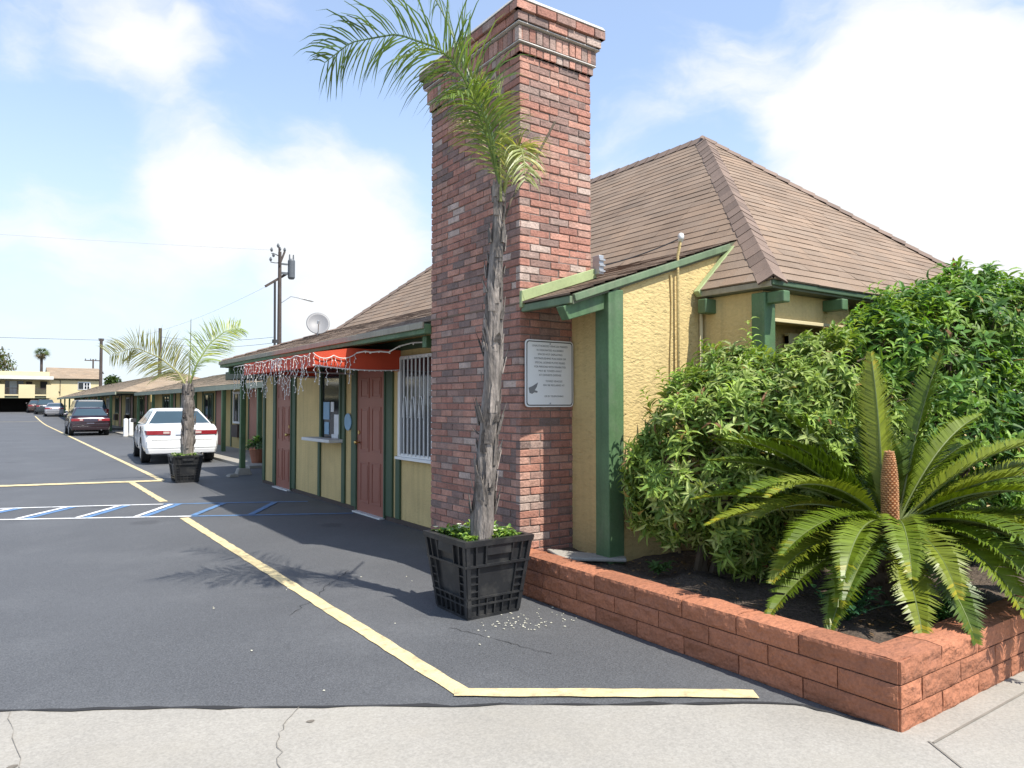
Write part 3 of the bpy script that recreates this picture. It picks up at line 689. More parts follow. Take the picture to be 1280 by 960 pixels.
cl_ = [(3.50, 8.27, 2.14), (3.58, 8.2, 2.16), (3.62, 8.12, 2.145), (3.68, 8.0, 2.15), (3.70, 7.8, 2.13), (3.74, 7.6, 2.19), (3.76, 7.3, 2.21), (3.8, 6.75, 2.19)]
wire.tube(cl_, .009, 5)
for p in cl_[1:]: bulb(p, .012)
# tail end running on along the eave corner
pts = [(3.40 - .1 * (k / 8), 13.6 - k * .28, 2.19 + random.uniform(-.02, .01)) for k in range(9)]
wire.tube(pts, .006, 5)
for p in pts: strand(p, random.choice((.2, .35, .5)))
wire.build('wire', M['wire_white'], ic)
tag(bl.build('bulbs', M['bulb_white'], ic), kind='stuff')

# round blue sticker plate beside the service window
mb = MB(); mb.cyl((4.116, 10.02, 1.26), (4.104, 10.02, 1.26), .125, 24)
o = mb.build('round_plate', M['paper_blue']); tag(o, 'round blue sign plate on the green post beside the service window', 'sign')

# satellite dish
sdish = thing('satellite_dish', (5.02, 13.65, 2.82), 'grey satellite dish on a short mast on the office roof', 'satellite dish')
c0 = Vector((5.0, 13.72, 3.10)); nv = Vector((-.28, -.85, .42)).normalized(); sx = nv.cross(Vector((0, 0, 1))).normalized(); sy = sx.cross(nv)
mb = MB(); rings = []
for off_, sgn in ((0, 1), (-.012, -1)):
    for i in range(7):
        r_ = .225 * i / 6; ring = []
        for k in range(28):
            a = 2 * math.pi * k / 28
            ring.append(mb.vert(c0 + sx * r_ * math.cos(a) + sy * r_ * 1.08 * math.sin(a) + nv * (-.055 + .055 * (r_ / .225) ** 2 + off_)))
        rings.append(ring)
for side in (0, 7):
    for i in range(6):
        for k in range(28):
            q = (rings[side + i][k], rings[side + i][(k + 1) % 28], rings[side + i + 1][(k + 1) % 28], rings[side + i + 1][k]); mb.face(q if side == 0 else q[::-1])
for k in range(28): mb.face((rings[6][k], rings[6][(k + 1) % 28], rings[13][(k + 1) % 28], rings[13][k]))
mb.build('reflector', M['dish'], sdish, smooth=True)
mb = MB(); mb.tube([c0 - nv * .065, c0 - nv * .12 - sy * .05, c0 - nv * .12 - sy * .28], .018, 8); mb.tube([c0 - nv * .10 - sy * .27 + sx * .06, c0 - nv * .10 - sy * .27 - sx * .06], .03, 6); mb.build('mast', M['steel'], sdish)
mb = MB(); mb.tube([c0 - sy * .20 - nv * .02, c0 - sy * .14 + nv * .25], .009, 6); mb.tube([c0 - sy * .15 + nv * .23, c0 - sy * .11 + nv * .27], [.03, .022], 8); mb.build('feed_arm', M['steel'], sdish)

# grey electrical box, overhead wire, conduit and pipe on the street side
eb = thing('electrical_box', (4.34, 4.82, 2.66), 'small grey electrical box with bare ribs on the chimney corner above the roof edge', 'box')
mb = MB(); mb.box(4.29, 4.345, 4.77, 4.862, 2.67, 2.84); mb.build('housing', M['steel'], eb, bevel=.006)
for k in range(3):
    mb = MB(); mb.box(4.285, 4.35, 4.757, 4.769, 2.69 + k * .05, 2.705 + k * .05); mb.build('rib', M['steel'], eb)
mb = MB(); mb.tube(swag((4.345, 4.79, 2.75), (4.69, 4.18, 2.93), .02), .006, 5); o = mb.build('service_cable', M['cable']); tag(o, 'thin dark cable from the chimney box to the wall conduit', 'cable')
cd = thing('conduit', (4.69, 4.22, .28), 'thin pale conduit pipe with bent weather head on the sunlit stucco wall', 'conduit')
mb = MB(); mb.tube([(4.69, 4.222, .26), (4.69, 4.222, 2.78), (4.69, 4.20, 2.86), (4.69, 4.19, 2.92)], .013, 8); mb.build('pipe', M['stucco'], cd, smooth=True)
mb = MB(); mb.tube([(4.70, 4.20, 2.90), (4.69, 4.185, 2.94), (4.67, 4.165, 2.945), (4.655, 4.15, 2.91)], [.02, .028, .026, .016], 8); mb.build('weather_head', M['white_dull'], cd, smooth=True)
mb = MB(); mb.tube([(4.63 + .012 * math.sin(k * 1.3), 4.248, 2.62 - k * .24) for k in range(10)], .008, 6); o = mb.build('wall_cable', M['stucco']); tag(o, 'thin painted cable wandering down the stucco wall left of the conduit', 'cable')
mb = MB(); mb.tube([(5.0, 4.235, .27), (5.0, 4.235, 2.36)], .016, 8); o = mb.build('drain_pipe', M['cream'], smooth=True); tag(o, 'tan drain pipe in the inside corner of the yellow walls', 'pipe')
# ------------------------------------------------------------------ planter wall, soil
def rock_block(mb, u0, u1, v0, v1, org, ux, un, depth, c, top_round=0, nu=18, nv=6, seed=0):
    """a split-face block: outer face along ux (length) and z, pushed out along un"""
    org, ux, un = Vector(org), Vector(ux), Vector(un); g_ = []
    for i in range(nu + 1):
        row = []
        for j in range(nv + 1):
            u, v = u0 + (u1 - u0) * i / nu, v0 + (v1 - v0) * j / nv
            e = min(min(i, nu - i) / 1.2, min(j, nv - j) / 1.0, 1)
            k = noise.fractal(Vector((u * 9 + seed, v * 13, seed * .37)), 1.0, 2.0, 4)
            out_ = (.006 + .005 * e + .013 * k * (.35 + .65 * e))
            p = org + ux * u + Vector((0, 0, v)) + un * out_
            row.append(mb.vert(p))
        g_.append(row)
    flip = ux.cross(Vector((0, 0, 1))).dot(un) < 0
    def F(q): mb.face(q[::-1] if flip else q, 0, c)
    for i in range(nu):
        for j in range(nv): F((g_[i][j], g_[i + 1][j], g_[i + 1][j + 1], g_[i][j + 1]))
    # top, with an uneven inner edge
    bk = []
    for i in range(nu + 1):
        u = u0 + (u1 - u0) * i / nu; z = v1 + .006 * noise.noise(Vector((u * 7, seed, 1)))
        m1 = mb.vert(org + ux * u + Vector((0, 0, z + top_round)) - un * (depth * .35)); m2 = mb.vert(org + ux * u + Vector((0, 0, z)) - un * depth); bk.append((m1, m2))
    for i in range(nu):
        F((g_[i][nv], g_[i + 1][nv], bk[i + 1][0], bk[i][0])); F((bk[i][0], bk[i + 1][0], bk[i + 1][1], bk[i][1]))
    b0, b1 = [mb.vert(org + ux * u + Vector((0, 0, v0)) - un * depth) for u in (u0, u1)]
    F((b0, *[g_[0][j] for j in range(nv + 1)], bk[0][0], bk[0][1])); F((b1, bk[nu][1], bk[nu][0], *[g_[nu][nv - j] for j in range(nv + 1)]))
    F((b1, b0, bk[0][1], bk[nu][1]))
mb = MB()
H3 = .110; PX, PY = 3.41, 1.74
for r in range(3):
    # long side beside the parking lot, runs from the chimney (y 4.84) to the corner
    y = 4.84; first = True
    while y > PY + .02:
        l = .40 if not (first and r % 2 == 0) else .21
        first = False
        if r == 2: l *= random.choice((1, 1, .98))
        ye = max(y - l, PY)
        if ye - PY < .12: ye = PY
        t = random.uniform(.80, 1.14)
        rock_block(mb, 4.84 - y, 4.84 - ye - .007, r * H3 + .002, (r + 1) * H3 - .005, (PX, 4.84, 0), (0, -1, 0), (-1, 0, 0), .19, (t, t, t), .008 if r == 2 else 0, seed=r * 31 + round(y * 7))
        y = ye
    x = PX + .0; first = True
    while x < 7.6:
        l = .40 if not (first and r % 2 == 1) else .20
        first = False; xe = x + l; t = random.uniform(.80, 1.14)
        rock_block(mb, x - PX + .001, xe - PX - .007, r * H3 + .002, (r + 1) * H3 - .005, (PX, PY, 0), (1, 0, 0), (0, -1, 0), .19, (t, t, t), .008 if r == 2 else 0, seed=r * 17 + round(x * 5) + 300)
        x = xe
mb.box(PX + .004, PX + .16, PY + .2, 4.83, 0, 3 * H3 - .012, 1); mb.box(PX + .02, 7.5, PY + .004, PY + .16, 0, 3 * H3 - .012, 1)
o = mb.build('planter_wall', [M['block'], M['block_joint']])
tag(o, 'low raised bed wall of orange painted rough blocks beside the sidewalk', 'planter wall')
mb = MB(); n = 60; m_ = 44; x0, x1, y0, y1 = PX + .15, 7.6, PY + .15, 4.9
gv = []
for i in range(n + 1):
    for j in range(m_ + 1):
        x, y = x0 + (x1 - x0) * i / n, y0 + (y1 - y0) * j / m_
        gv.append(mb.vert((x, y, .262 + .05 * noise.fractal(Vector((x * 2.6, y * 2.6, 0)), 1, 2, 4) + .012 * noise.noise(Vector((x * 14, y * 14, 3))))))
for i in range(n):
    for j in range(m_):
        a = i * (m_ + 1) + j; mb.face((a, a + m_ + 1, a + m_ + 2, a + 1))
tag(mb.build('soil', M['soil'], smooth=True), kind='structure')
mb = MB(); mb.hexa([(3.6, 4.45, .29), (3.98, 4.12, .29), (4.05, 4.2, .29), (3.72, 4.80, .29)], [(3.6, 4.45, .318), (3.98, 4.12, .318), (4.05, 4.2, .318), (3.72, 4.80, .318)])
o = mb.build('stone_slab', M['concrete'], bevel=.01); tag(o, 'small flat concrete slab lying in the bed at the foot of the chimney', 'slab')
# dead leaves lying on the soil and the blocks
mb = MB()
for k in range(420):
    x, y = random.uniform(3.5, 4.9), random.uniform(1.95, 4.25); z = .285 + .05 * noise.fractal(Vector((x * 2.6, y * 2.6, 0)), 1, 2, 4)
    a = random.uniform(0, 6.28); l = random.uniform(.02, .05); d = Vector((math.cos(a), math.sin(a), random.uniform(-.3, .5))) * l; s = Vector((-math.sin(a), math.cos(a), random.uniform(-.3, .3))) * l * .25
    p = Vector((x, y, z)); q = random.uniform(.5, 1.1); mb.poly([p, p + d * .5 + s, p + d, p + d * .5 - s], 0, (.22 * q, .14 * q, .07 * q))
tag(mb.build('leaf_litter', M['leaf']), kind='stuff')

# ------------------------------------------------------------------ foliage tools
def leaf(mb, p, d, up, ln, w_, c, droop=.35, fold=.25):
    d = d.normalized(); s = d.cross(up)
    if s.length < 1e-3: s = d.cross(Vector((1, 0, 0)))
    s.normalize(); u = s.cross(d)
    m1 = p + d * ln * .38 + u * ln * .02; m2 = p + d * ln * .72 - u * ln * droop * .3; e = p + d * ln - u * ln * droop
    a1, b1 = m1 + s * w_ * .5 + u * w_ * fold, m1 - s * w_ * .5 + u * w_ * fold
    a2, b2 = m2 + s * w_ * .36 + u * w_ * fold * .7, m2 - s * w_ * .36 + u * w_ * fold * .7
    i = [mb.vert(v) for v in (p, a1, m1, b1, a2, m2, b2, e)]
    mb.face((i[0], i[2], i[1]), 0, c); mb.face((i[0], i[3], i[2]), 0, c)
    mb.face((i[2], i[5], i[4], i[1]), 0, c); mb.face((i[3], i[6], i[5], i[2]), 0, c)
    mb.face((i[5], i[7], i[4]), 0, c); mb.face((i[6], i[7], i[5]), 0, c)
def rdir():
    while True:
        v = Vector((random.uniform(-1, 1), random.uniform(-1, 1), random.uniform(-1, 1)))
        if .05 < v.length < 1: return v.normalized()
def shrub(root, blobs, n, ln, wd, cols, keep=None, whorl=(7, 11), lift=.45, inner=.3, shoots=0, minz=.3):
    mb = MB(); B = [(Vector(c), Vector(r)) for c, r in blobs]; wt = [r.x * r.y + r.y * r.z + r.x * r.z for _, r in B]
    made = 0; tries = 0
    while made < n and tries < n * 30:
        tries += 1
        c, r = random.choices(B, wt)[0]; d = rdir()
        bump_ = 1 + .24 * noise.fractal((c + d) * 2.9, 1, 2, 3) + .07 * noise.noise(d * 9 + c)
        dep = 1 - (random.random() ** 2.2) * inner
        if random.random() < .05: dep *= 1.08
        p = c + Vector((d.x * r.x, d.y * r.y, d.z * r.z)) * bump_ * dep
        if p.z < minz: continue
        if keep and not keep(p): continue
        if noise.noise(p * 3.4) < -.26 and random.random() < .85: continue
        deep = False
        for c2, r2 in B:
            q = p - c2
            if (q.x / r2.x) ** 2 + (q.y / r2.y) ** 2 + (q.z / r2.z) ** 2 < (.66 if random.random() < .8 else .4): deep = True; break
        if deep: continue
        made += 1
        ax = (d + Vector((0, 0, lift)) + rdir() * .45).normalized()
        k = noise.noise(p * 2.2) * .5 + .5
        base = cols[0] if random.random() < .55 * k + .15 else (cols[1] if random.random() < .7 else cols[2])
        q = random.uniform(.75, 1.25)
        t = ax.orthogonal().normalized(); b2 = ax.cross(t)
        nl = random.randint(*whorl); ph = random.uniform(0, 6.28)
        for i in range(nl):
            a = ph + i * 2.4; el = random.uniform(.15, .95)
            dd = (t * math.cos(a) + b2 * math.sin(a)) * math.cos(el) + ax * math.sin(el)
            pp = p - ax * random.uniform(0, .09)
            qq = q * random.uniform(.85, 1.15)
            cc = tuple(x * qq for x in base)
            if random.random() < .012: cc = random.choice([(.30, .20, .05), (.22, .11, .05)])
            leaf(mb, pp, dd, ax, ln * random.uniform(.5, 1.3), wd * random.uniform(.7, 1.25), cc, random.uniform(.1, .6))
    for k in range(shoots):     # upright young shoots that break the outline
        c, r = random.choice(B); d = Vector((random.uniform(-1, 1), random.uniform(-1, 1), random.uniform(.5, 1.2))).normalized()
        p = c + Vector((d.x * r.x, d.y * r.y, d.z * r.z)) * .98
        if keep and not keep(p): continue
        ax = (d + Vector((0, 0, 1))).normalized(); L_ = random.uniform(.1, .28)
        t = ax.orthogonal().normalized(); b2 = ax.cross(t)
        for i in range(11):
            a = i * 2.4; dd = (t * math.cos(a) + b2 * math.sin(a)) * .85 + ax * .5
            leaf(mb, p + ax * L_ * i / 11, dd, ax, ln * .85, wd * .9, tuple(x * random.uniform(1, 1.35) for x in cols[0]), .4)
    tw = MB()      # bare twigs that reach the surface between the leaves
    for k in range(n // 22):
        c, r = random.choices(B, wt)[0]; d = rdir(); d.z = abs(d.z) * .8 + .1
        p = c + Vector((d.x * r.x, d.y * r.y, d.z * r.z)) * random.uniform(.9, 1.12)
        if p.z < minz or (keep and not keep(p)): continue
        a = c.lerp(p, .45) + rdir() * .06; tw.tube([a, a.lerp(p, .5) + rdir() * .02, p], [.007, .005, .002], 5)
    tag(tw.build('twigs', M['stem'], root), kind='stuff')
    o = mb.build('foliage', M['leaf'], root)
    return o
def stems(root, base, tops, r0=.03):
    mb = MB()
    for t in tops:
        b = Vector(base) + Vector((random.uniform(-.12, .12), random.uniform(-.12, .12), 0)); t = Vector(t)
        m1 = b.lerp(t, .4) + Vector((random.uniform(-.1, .1), random.uniform(-.1, .1), .1))
        mb.tube([b, m1, t], [r0, r0 * .7, r0 * .3], 6)
    mb.build('stem', M['stem'], root)
def keepA(p): return p.y < 4.20 and not (p.x > 4.98 and p.y > 3.52) and p.y > 2.4 and p.x > 3.64
s1 = thing('shrub', (4.35, 3.65, .27), 'pale green bushy shrub with narrow leaves against the sunlit stucco wall', 'shrub')
shrub(s1, [((4.22, 3.62, 1.12), (.48, .42, .62)), ((4.55, 3.45, 1.35), (.50, .40, .48)), ((4.95, 3.20, 1.50), (.52, .36, .42)), ((4.42, 3.30, .80), (.48, .38, .50)), ((4.00, 3.75, .92), (.30, .30, .40)), ((4.62, 3.62, 1.68), (.38, .30, .30)), ((4.75, 3.1, 1.0), (.5, .4, .5)), ((5.15, 3.12, 1.74), (.46, .32, .34)), ((5.4, 3.0, 1.35), (.4, .34, .45))],
      2700, .092, .024, [(.25, .34, .065), (.14, .23, .045), (.33, .39, .13)], keepA, shoots=26)
stems(s1, (4.35, 3.6, .25), [(4.1, 3.6, 1.2), (4.5, 3.5, 1.6), (4.8, 3.3, 1.5), (4.4, 3.3, 1.0), (4.63, 3.6, 1.9)])
def keepB(p): return p.y < 3.50 or p.x > 6.4 and p.y < 3.75
s2 = thing('shrub', (6.6, 3.2, .27), 'big dark green glossy shrub behind the sago palm, taller than the eave', 'shrub')
shrub(s2, [((6.35, 2.95, 1.75), (.75, .6, .72)), ((5.98, 3.08, 2.0), (.46, .34, .34)), ((5.75, 2.98, 1.85), (.40, .34, .40)), ((7.1, 2.9, 1.95), (.85, .6, .75)), ((6.75, 3.0, 2.20), (.55, .5, .42)), ((6.2, 2.75, 1.15), (.7, .5, .7)), ((7.0, 2.6, 1.15), (.9, .6, .8)), ((7.7, 2.7, 2.0), (.8, .6, .70)), ((7.7, 2.4, 1.2), (.8, .6, .8)), ((5.75, 3.05, 1.55), (.45, .40, .50)), ((8.3, 2.7, 1.9), (.7, .6, .8)), ((7.0, 2.8, .7), (1.5, .5, .5))],
      4300, .105, .032, [(.185, .295, .045), (.09, .19, .034), (.055, .13, .03)], keepB, whorl=(6, 9), lift=.6, shoots=40)
stems(s2, (6.7, 2.9, .25), [(6.3, 2.9, 1.8), (7.0, 2.8, 2.1), (7.6, 2.6, 1.9), (6.8, 3.0, 2.5), (6.0, 3, 1.5), (7.2, 2.5, 1.3)], .045)

# ------------------------------------------------------------------ sago palm
SC = Vector((4.74, 2.46, .70))
sago = thing('sago_palm', (SC.x, SC.y, .27), 'dark green sago palm with stiff arching fronds and an upright orange brown cone', 'palm')
def rod(pts, n):
    out_ = []
    for i in range(n + 1):
        t = i / n * (len(pts) - 1); k = min(int(t), len(pts) - 2); out_.append(Vector(pts[k]).lerp(Vector(pts[k + 1]), t - k))
    return out_
def sago_frond(phi, elev, ln, curl, tint):
    curl *= .82; ln *= random.uniform(.95, 1.08); phi += random.uniform(-4, 4); elev += random.uniform(-3, 4)
    a = R(phi); hd = Vector((.819, -.575, 0)) * math.cos(a) + Vector((.575, .819, 0)) * math.sin(a)
    n = 82; pts = [SC + hd * .06 + Vector((0, 0, random.uniform(-.04, .06)))]; e = elev; tw = random.uniform(-12, 12)
    h2 = hd.copy(); tng = []
    for i in range(n):
        d = h2 * math.cos(R(e)) + Vector((0, 0, math.sin(R(e)))); tng.append(d)
        pts.append(pts[-1] + d * ln / n); e -= curl / n * (.4 + 1.2 * i / n)
        h2 = Matrix.Rotation(R(tw / n), 3, 'Z') @ h2
    tng.append(d)
    mb = MB(); mb.tube(pts[::6], [.011 * (1 - .75 * i / len(pts[::6])) for i in range(len(pts[::6]))], 5, 0, (.16, .20, .06))
    for i in range(6, n + 1):
        t = i / n
        if random.random() < .025: continue
        L_ = .168 * min(1, (t - .06) / .22) * (1 if t < .72 else max(.22, 1 - (t - .72) / .36)) * random.uniform(.93, 1.05)
        T = tng[i]; up = Vector((0, 0, 1)); s = T.cross(up); 
        if s.length < .25: s = T.cross(Vector((.575, .819, 0)))
        s.normalize(); u = s.cross(T).normalized()
        for sg in (-1, 1):
            for half in (0,):
                p = pts[i] + T * (ln / n * half)
                if half and i == n: continue
                d = (s * sg * .80 + T * .60 + u * random.uniform(.34, .44)).normalized()
                w_ = .0074; wd = T.cross(d).cross(d).normalized() * w_ if False else (T - d * T.dot(d)).normalized() * w_
                m1 = p + d * L_ * .5 + u * L_ * .02; e1 = p + d * L_ - u * L_ * .14
                q = random.uniform(.82, 1.18); c = tuple(x * q for x in tint)
                if t > .9 and random.random() < .35: c = (c[0] * 1.8, c[1] * 1.3, c[2])
                d = (d + rdir() * .06).normalized(); m1 = p + d * L_ * .5 + u * L_ * .02; e1 = p + d * L_ * random.uniform(.9, 1.05) - u * L_ * random.uniform(.08, .2)
                mb.poly([p - wd * .8, p + wd * .8, m1 + wd, m1 - wd], 0, c); mb.poly([m1 - wd, m1 + wd, e1], 0, c)
    return mb.build('frond', M['sago_leaf'], sago)
FR = [(118, 86, 1.12, 10), (97, 84, 1.05, 14), (22, 70, 1.15, 14), (105, 80, .62, 30), (60, 82, .55, 25),
      (165, 48, 1.15, 52), (181, 40, 1.2, 55), (150, 52, 1.05, 45), (194, 32, 1.15, 60), (172, 60, .95, 60), (158, 36, 1.2, 40),
      (190, 14, 1.2, 50), (205, 6, 1.15, 55), (216, 18, 1.1, 70), (231, 12, 1.1, 75), (200, 26, 1.05, 70),
      (246, 24, 1.05, 95), (262, 22, .98, 100), (281, 20, 1.0, 100), (296, 16, 1.12, 85), (312, 18, 1.15, 85), 
      (326, 24, 1.25, 70), (341, 32, 1.3, 65), (356, 34, 1.3, 60), (11, 38, 1.3, 55), (25, 46, 1.2, 55), (336, 8, 1.15, 55), (2, 14, 1.25, 50), (349, 48, 1.1, 70), (318, 40, 1.0, 85),
      (185, 52, 1.0, 60), (208, 34, 1.1, 75), (222, 4, 1.05, 60), (176, 22, 1.2, 45), (5, 24, 1.35, 50), (332, 44, 1.1, 80), (345, 20, 1.3, 60), (14, 56, 1.1, 60), (320, -2, 1.1, 55), (248, -8, 1.0, 50), (300, 4, 1.1, 75), (227, -6, 1.05, 50), (334, -6, 1.15, 40), (158, 60, 1.0, 45), (185, 46, 1.15, 40), (205, -8, 1.15, 40), (260, 4, 1.0, 80), (283, 6, 1.05, 85), (345, -8, 1.2, 35), (238, 6, 1.1, 60), (70, 76, .8, 25), (350, 4, 1.3, 50),
      (62, 44, 1.15, 55), (82, 40, 1.15, 50), (110, 44, 1.15, 50), (135, 42, 1.15, 50)]
for k, (phi, el, ln, cu) in enumerate(FR):
    g_ = random.choice([(.095, .145, .008), (.130, .180, .010), (.070, .115, .010), (.170, .205, .018)])
    sago_frond(phi, el, ln, cu, g_)
mb = MB(); mb.tube([(SC.x, SC.y, .22), (SC.x, SC.y, .5), (SC.x, SC.y, .72)], [.15, .16, .10], 12)
for k in range(90):
    a = k * 2.4; z = .27 + .45 * k / 90; p = Vector((SC.x + .15 * math.cos(a), SC.y + .15 * math.sin(a), z)); d = Vector((math.cos(a), math.sin(a), .7)) * .06
    mb.tube([p, p + d], [.02, .012], 5)
mb.build('trunk', M['stem'], sago)
mb = MB(); cb = SC + Vector((-.01, 0, .02)); chgt = .50; ctop = Vector((.0, .0, 1))
mb.tube([cb + ctop * chgt * t for t in (0, .15, .4, .65, .85, .95, 1)], [.03, .038, .040, .036, .027, .017, .005], 14, 0, (.7, .6, .5))
rows = 34
for r in range(rows):
    t = r / rows; rad = .040 * (1 - max(0, (t - .45) / .55) ** 2 * .75); nn = 12
    for k in range(nn):
        a = 2 * math.pi * (k + .5 * (r % 2)) / nn; d = Vector((math.cos(a), math.sin(a), .45)).normalized(); p = cb + ctop * chgt * (.02 + .97 * t) + Vector((math.cos(a), math.sin(a), 0)) * rad * .9
        s = Vector((-math.sin(a), math.cos(a), 0)) * .0085; u = Vector((0, 0, .0062)); q = random.uniform(.75, 1.25); e = p + d * .020
        mb.hexa([p - s - u, p + s - u, p + s + u, p - s + u], [e - s * .7 - u * .6, e + s * .7 - u * .6, e + s * .7 + u * .6, e - s * .7 + u * .6], 0, (q, q * .95, q * .9))
mb.build('cone', M['cone'], sago)

# small plants in the bed
def weed(loc, h, n, cols, label, name='weed', ll=.06, w_=.03):
    t = thing(name, loc, label, 'plant'); mb = MB()
    for k in range(n):
        a = random.uniform(0, 6.28); d = Vector((math.cos(a) * .7, math.sin(a) * .7, random.uniform(.5, 1.2))).normalized(); L_ = h * random.uniform(.5, 1)
        pts = [Vector(loc) + d * L_ * q + Vector((0, 0, -.25 * L_ * q * q)) for q in (0, .33, .66, 1)]
        mb.tube(pts, .003, 4, 0, tuple(x * .8 for x in cols[0]))
        for i in range(2, 9):
            p = pts[0].lerp(pts[-1], i / 8) + Vector((0, 0, .06 * L_)); b = rdir(); b.z = abs(b.z) * .4
            c = random.choice(cols); q = random.uniform(.8, 1.2); leaf(mb, p, b, Vector((0, 0, 1)), ll * random.uniform(.7, 1.2), w_, tuple(x * q for x in c), .2)
    mb.build('foliage', M['leaf'], t)
weed((3.98, 2.32, .28), .34, 26, [(.05, .15, .06), (.04, .12, .06)], 'lacy blue green plant under the sago fronds at the inner edge of the planter wall', 'leafy_plant', .05, .035)
weed((3.95, 3.75, .28), .14, 14, [(.09, .16, .05)], 'tiny green weed in bare soil near the green corner post')
weed((4.35, 1.98, .30), .30, 16, [(.05, .14, .04), (.07, .17, .04)], 'low leafy weed at the sidewalk side of the planter bed under the sago palm')

# ------------------------------------------------------------------ black plastic tubs with palms
def make_tub(loc, sc, label):
    root = thing('planter_tub', loc, label, 'planter', 'black plastic crates used as palm tubs'); O = Vector(loc)
    B0, B1, H = (.215, .215), (.285, .295), .56
    def lv(z): t = z / H; return B0[0] + (B1[0] - B0[0]) * t, B0[1] + (B1[1] - B0[1]) * t
    def W(x, y, z): return O + Vector((x, y, z)) * sc
    def ring(z, o): a, b = lv(z); a += o; b += o; return [W(-a, -b, z), W(a, -b, z), W(a, b, z), W(-a, b, z)]
    mb = MB()
    n0 = ring(.0, -.012); n1 = ring(H, -.012); i1 = ring(H, -.03); i0 = ring(.40, -.03)
    b = len(mb.v); mb.v.extend(tuple(p) for p in n0 + n1 + i1 + i0)
    mb.face((b + 3, b + 2, b + 1, b))
    for r in range(3):
        for k in range(4): j = (k + 1) % 4; mb.face((b + r * 4 + k, b + r * 4 + j, b + r * 4 + 4 + j, b + r * 4 + 4 + k))
    mb.face((b + 12, b + 13, b + 14, b + 15))
    body = mb.build('body', M['tub'], root)
    rim = MB()
    for z0, z1, o in ((.525, .565, .012),):
        lo, hi, li, hi2 = ring(z0, o), ring(z1, o), ring(z0, -.013), ring(z1, -.033)
        for k in range(4):
            j = (k + 1) % 4; rim.poly([lo[k], lo[j], hi[j], hi[k]]); rim.poly([hi[k], hi[j], hi2[j], hi2[k]]); rim.poly([li[j], li[k], lo[k], lo[j]]); rim.poly([hi2[k], hi2[j], li[j], li[k]])
    rim.build('rim', M['tub'], root, bevel=.006)
    rb = MB()
    def band(z, hgt, o):
        lo, hi, li, hj = ring(z, o), ring(z + hgt, o), ring(z, -.013), ring(z + hgt, -.013)
        for k in range(4):
            j = (k + 1) % 4; rb.poly([lo[k], lo[j], hi[j], hi[k]]); rb.poly([hi[k], hi[j], hj[j], hj[k]]); rb.poly([li[k], li[j], lo[j], lo[k]][::-1])
    for z, hgt, o in ((.0, .022, .004), (.095, .012, .008), (.145, .012, .010), (.375, .016, .012)): band(z, hgt, o)
    def side(k, u, z): # point on face k, u in -1..1
        a, b_ = lv(z)
        return [(u * a, -b_), (a, u * b_), (-u * a, b_), (-a, -u * b_)][k]
    def vrib(k, u, w_, z0, z1, o):
        nn = [(0, -1), (1, 0), (0, 1), (-1, 0)][k]; tt = [(1, 0), (0, 1), (-1, 0), (0, -1)][k]; P = []
        for z in (z0, z1):
            x, y = side(k, u, z); P.append([W(x + tt[0] * s * w_ / 2 + nn[0] * q, y + tt[1] * s * w_ / 2 + nn[1] * q, z) for s, q in ((-1, -.014), (1, -.014), (1, o), (-1, o))])
        rb.hexa(P[0][::-1], P[1][::-1])
    for k in range(4):
        for u in (-.95, .95): vrib(k, u, .030, .02, .53, .010)
        for u in (-.62, .62): vrib(k, u, .010, .15, .375, .006)
        for u in (-.70, -.40, .42, .70): vrib(k, u, .012, .39, .53, .010)
        for u in (-.6, -.3, 0, .3, .6): vrib(k, u, .010, .02, .15, .006)
        for z in (.20, .255, .31):
            for s in (-1, 1):
                nn = [(0, -1), (1, 0), (0, 1), (-1, 0)][k]; x0, y0 = side(k, s * .64, z); x1, y1 = side(k, s * .94, z)
                rb.bar(W(x0 + nn[0] * -.004, y0 + nn[1] * -.004, z), W(x1 + nn[0] * -.004, y1 + nn[1] * -.004, z), .018 * sc, .008 * sc)
    rb.build('rib', M['tub'], root)
    for k, nn in ((0, (0, -1)), (3, (-1, 0))):
        gp = MB(); x0, y0 = side(k, -.36, .49); x1, y1 = side(k, .38, .49)
        gp.hexa([W(x0 + nn[0] * -.012, y0 + nn[1] * -.012, .455), W(x1 + nn[0] * -.012, y1 + nn[1] * -.012, .455), W(x1 + nn[0] * .003, y1 + nn[1] * .003, .455), W(x0 + nn[0] * .003, y0 + nn[1] * .003, .455)],
                [W(x0 + nn[0] * -.012, y0 + nn[1] * -.012, .522), W(x1 + nn[0] * -.012, y1 + nn[1] * -.012, .522), W(x1 + nn[0] * .005, y1 + nn[1] * .005, .522), W(x0 + nn[0] * .005, y0 + nn[1] * .005, .522)]); gp.build('grip_panel', M['tub'], root)
    sl = MB(); q = ring(.50, -.028); sl.hexa(ring(.41, -.029), q); sl.build('potting_soil', M['soil'], root)
    return root
make_tub((2.905, 4.585, .0), 1.0, 'big black plastic tub at the chimney, holding the tall bare trunked palm')
make_tub((2.93, 15.32, .0), .93, 'far black plastic tub standing at the rear of the white sedan')

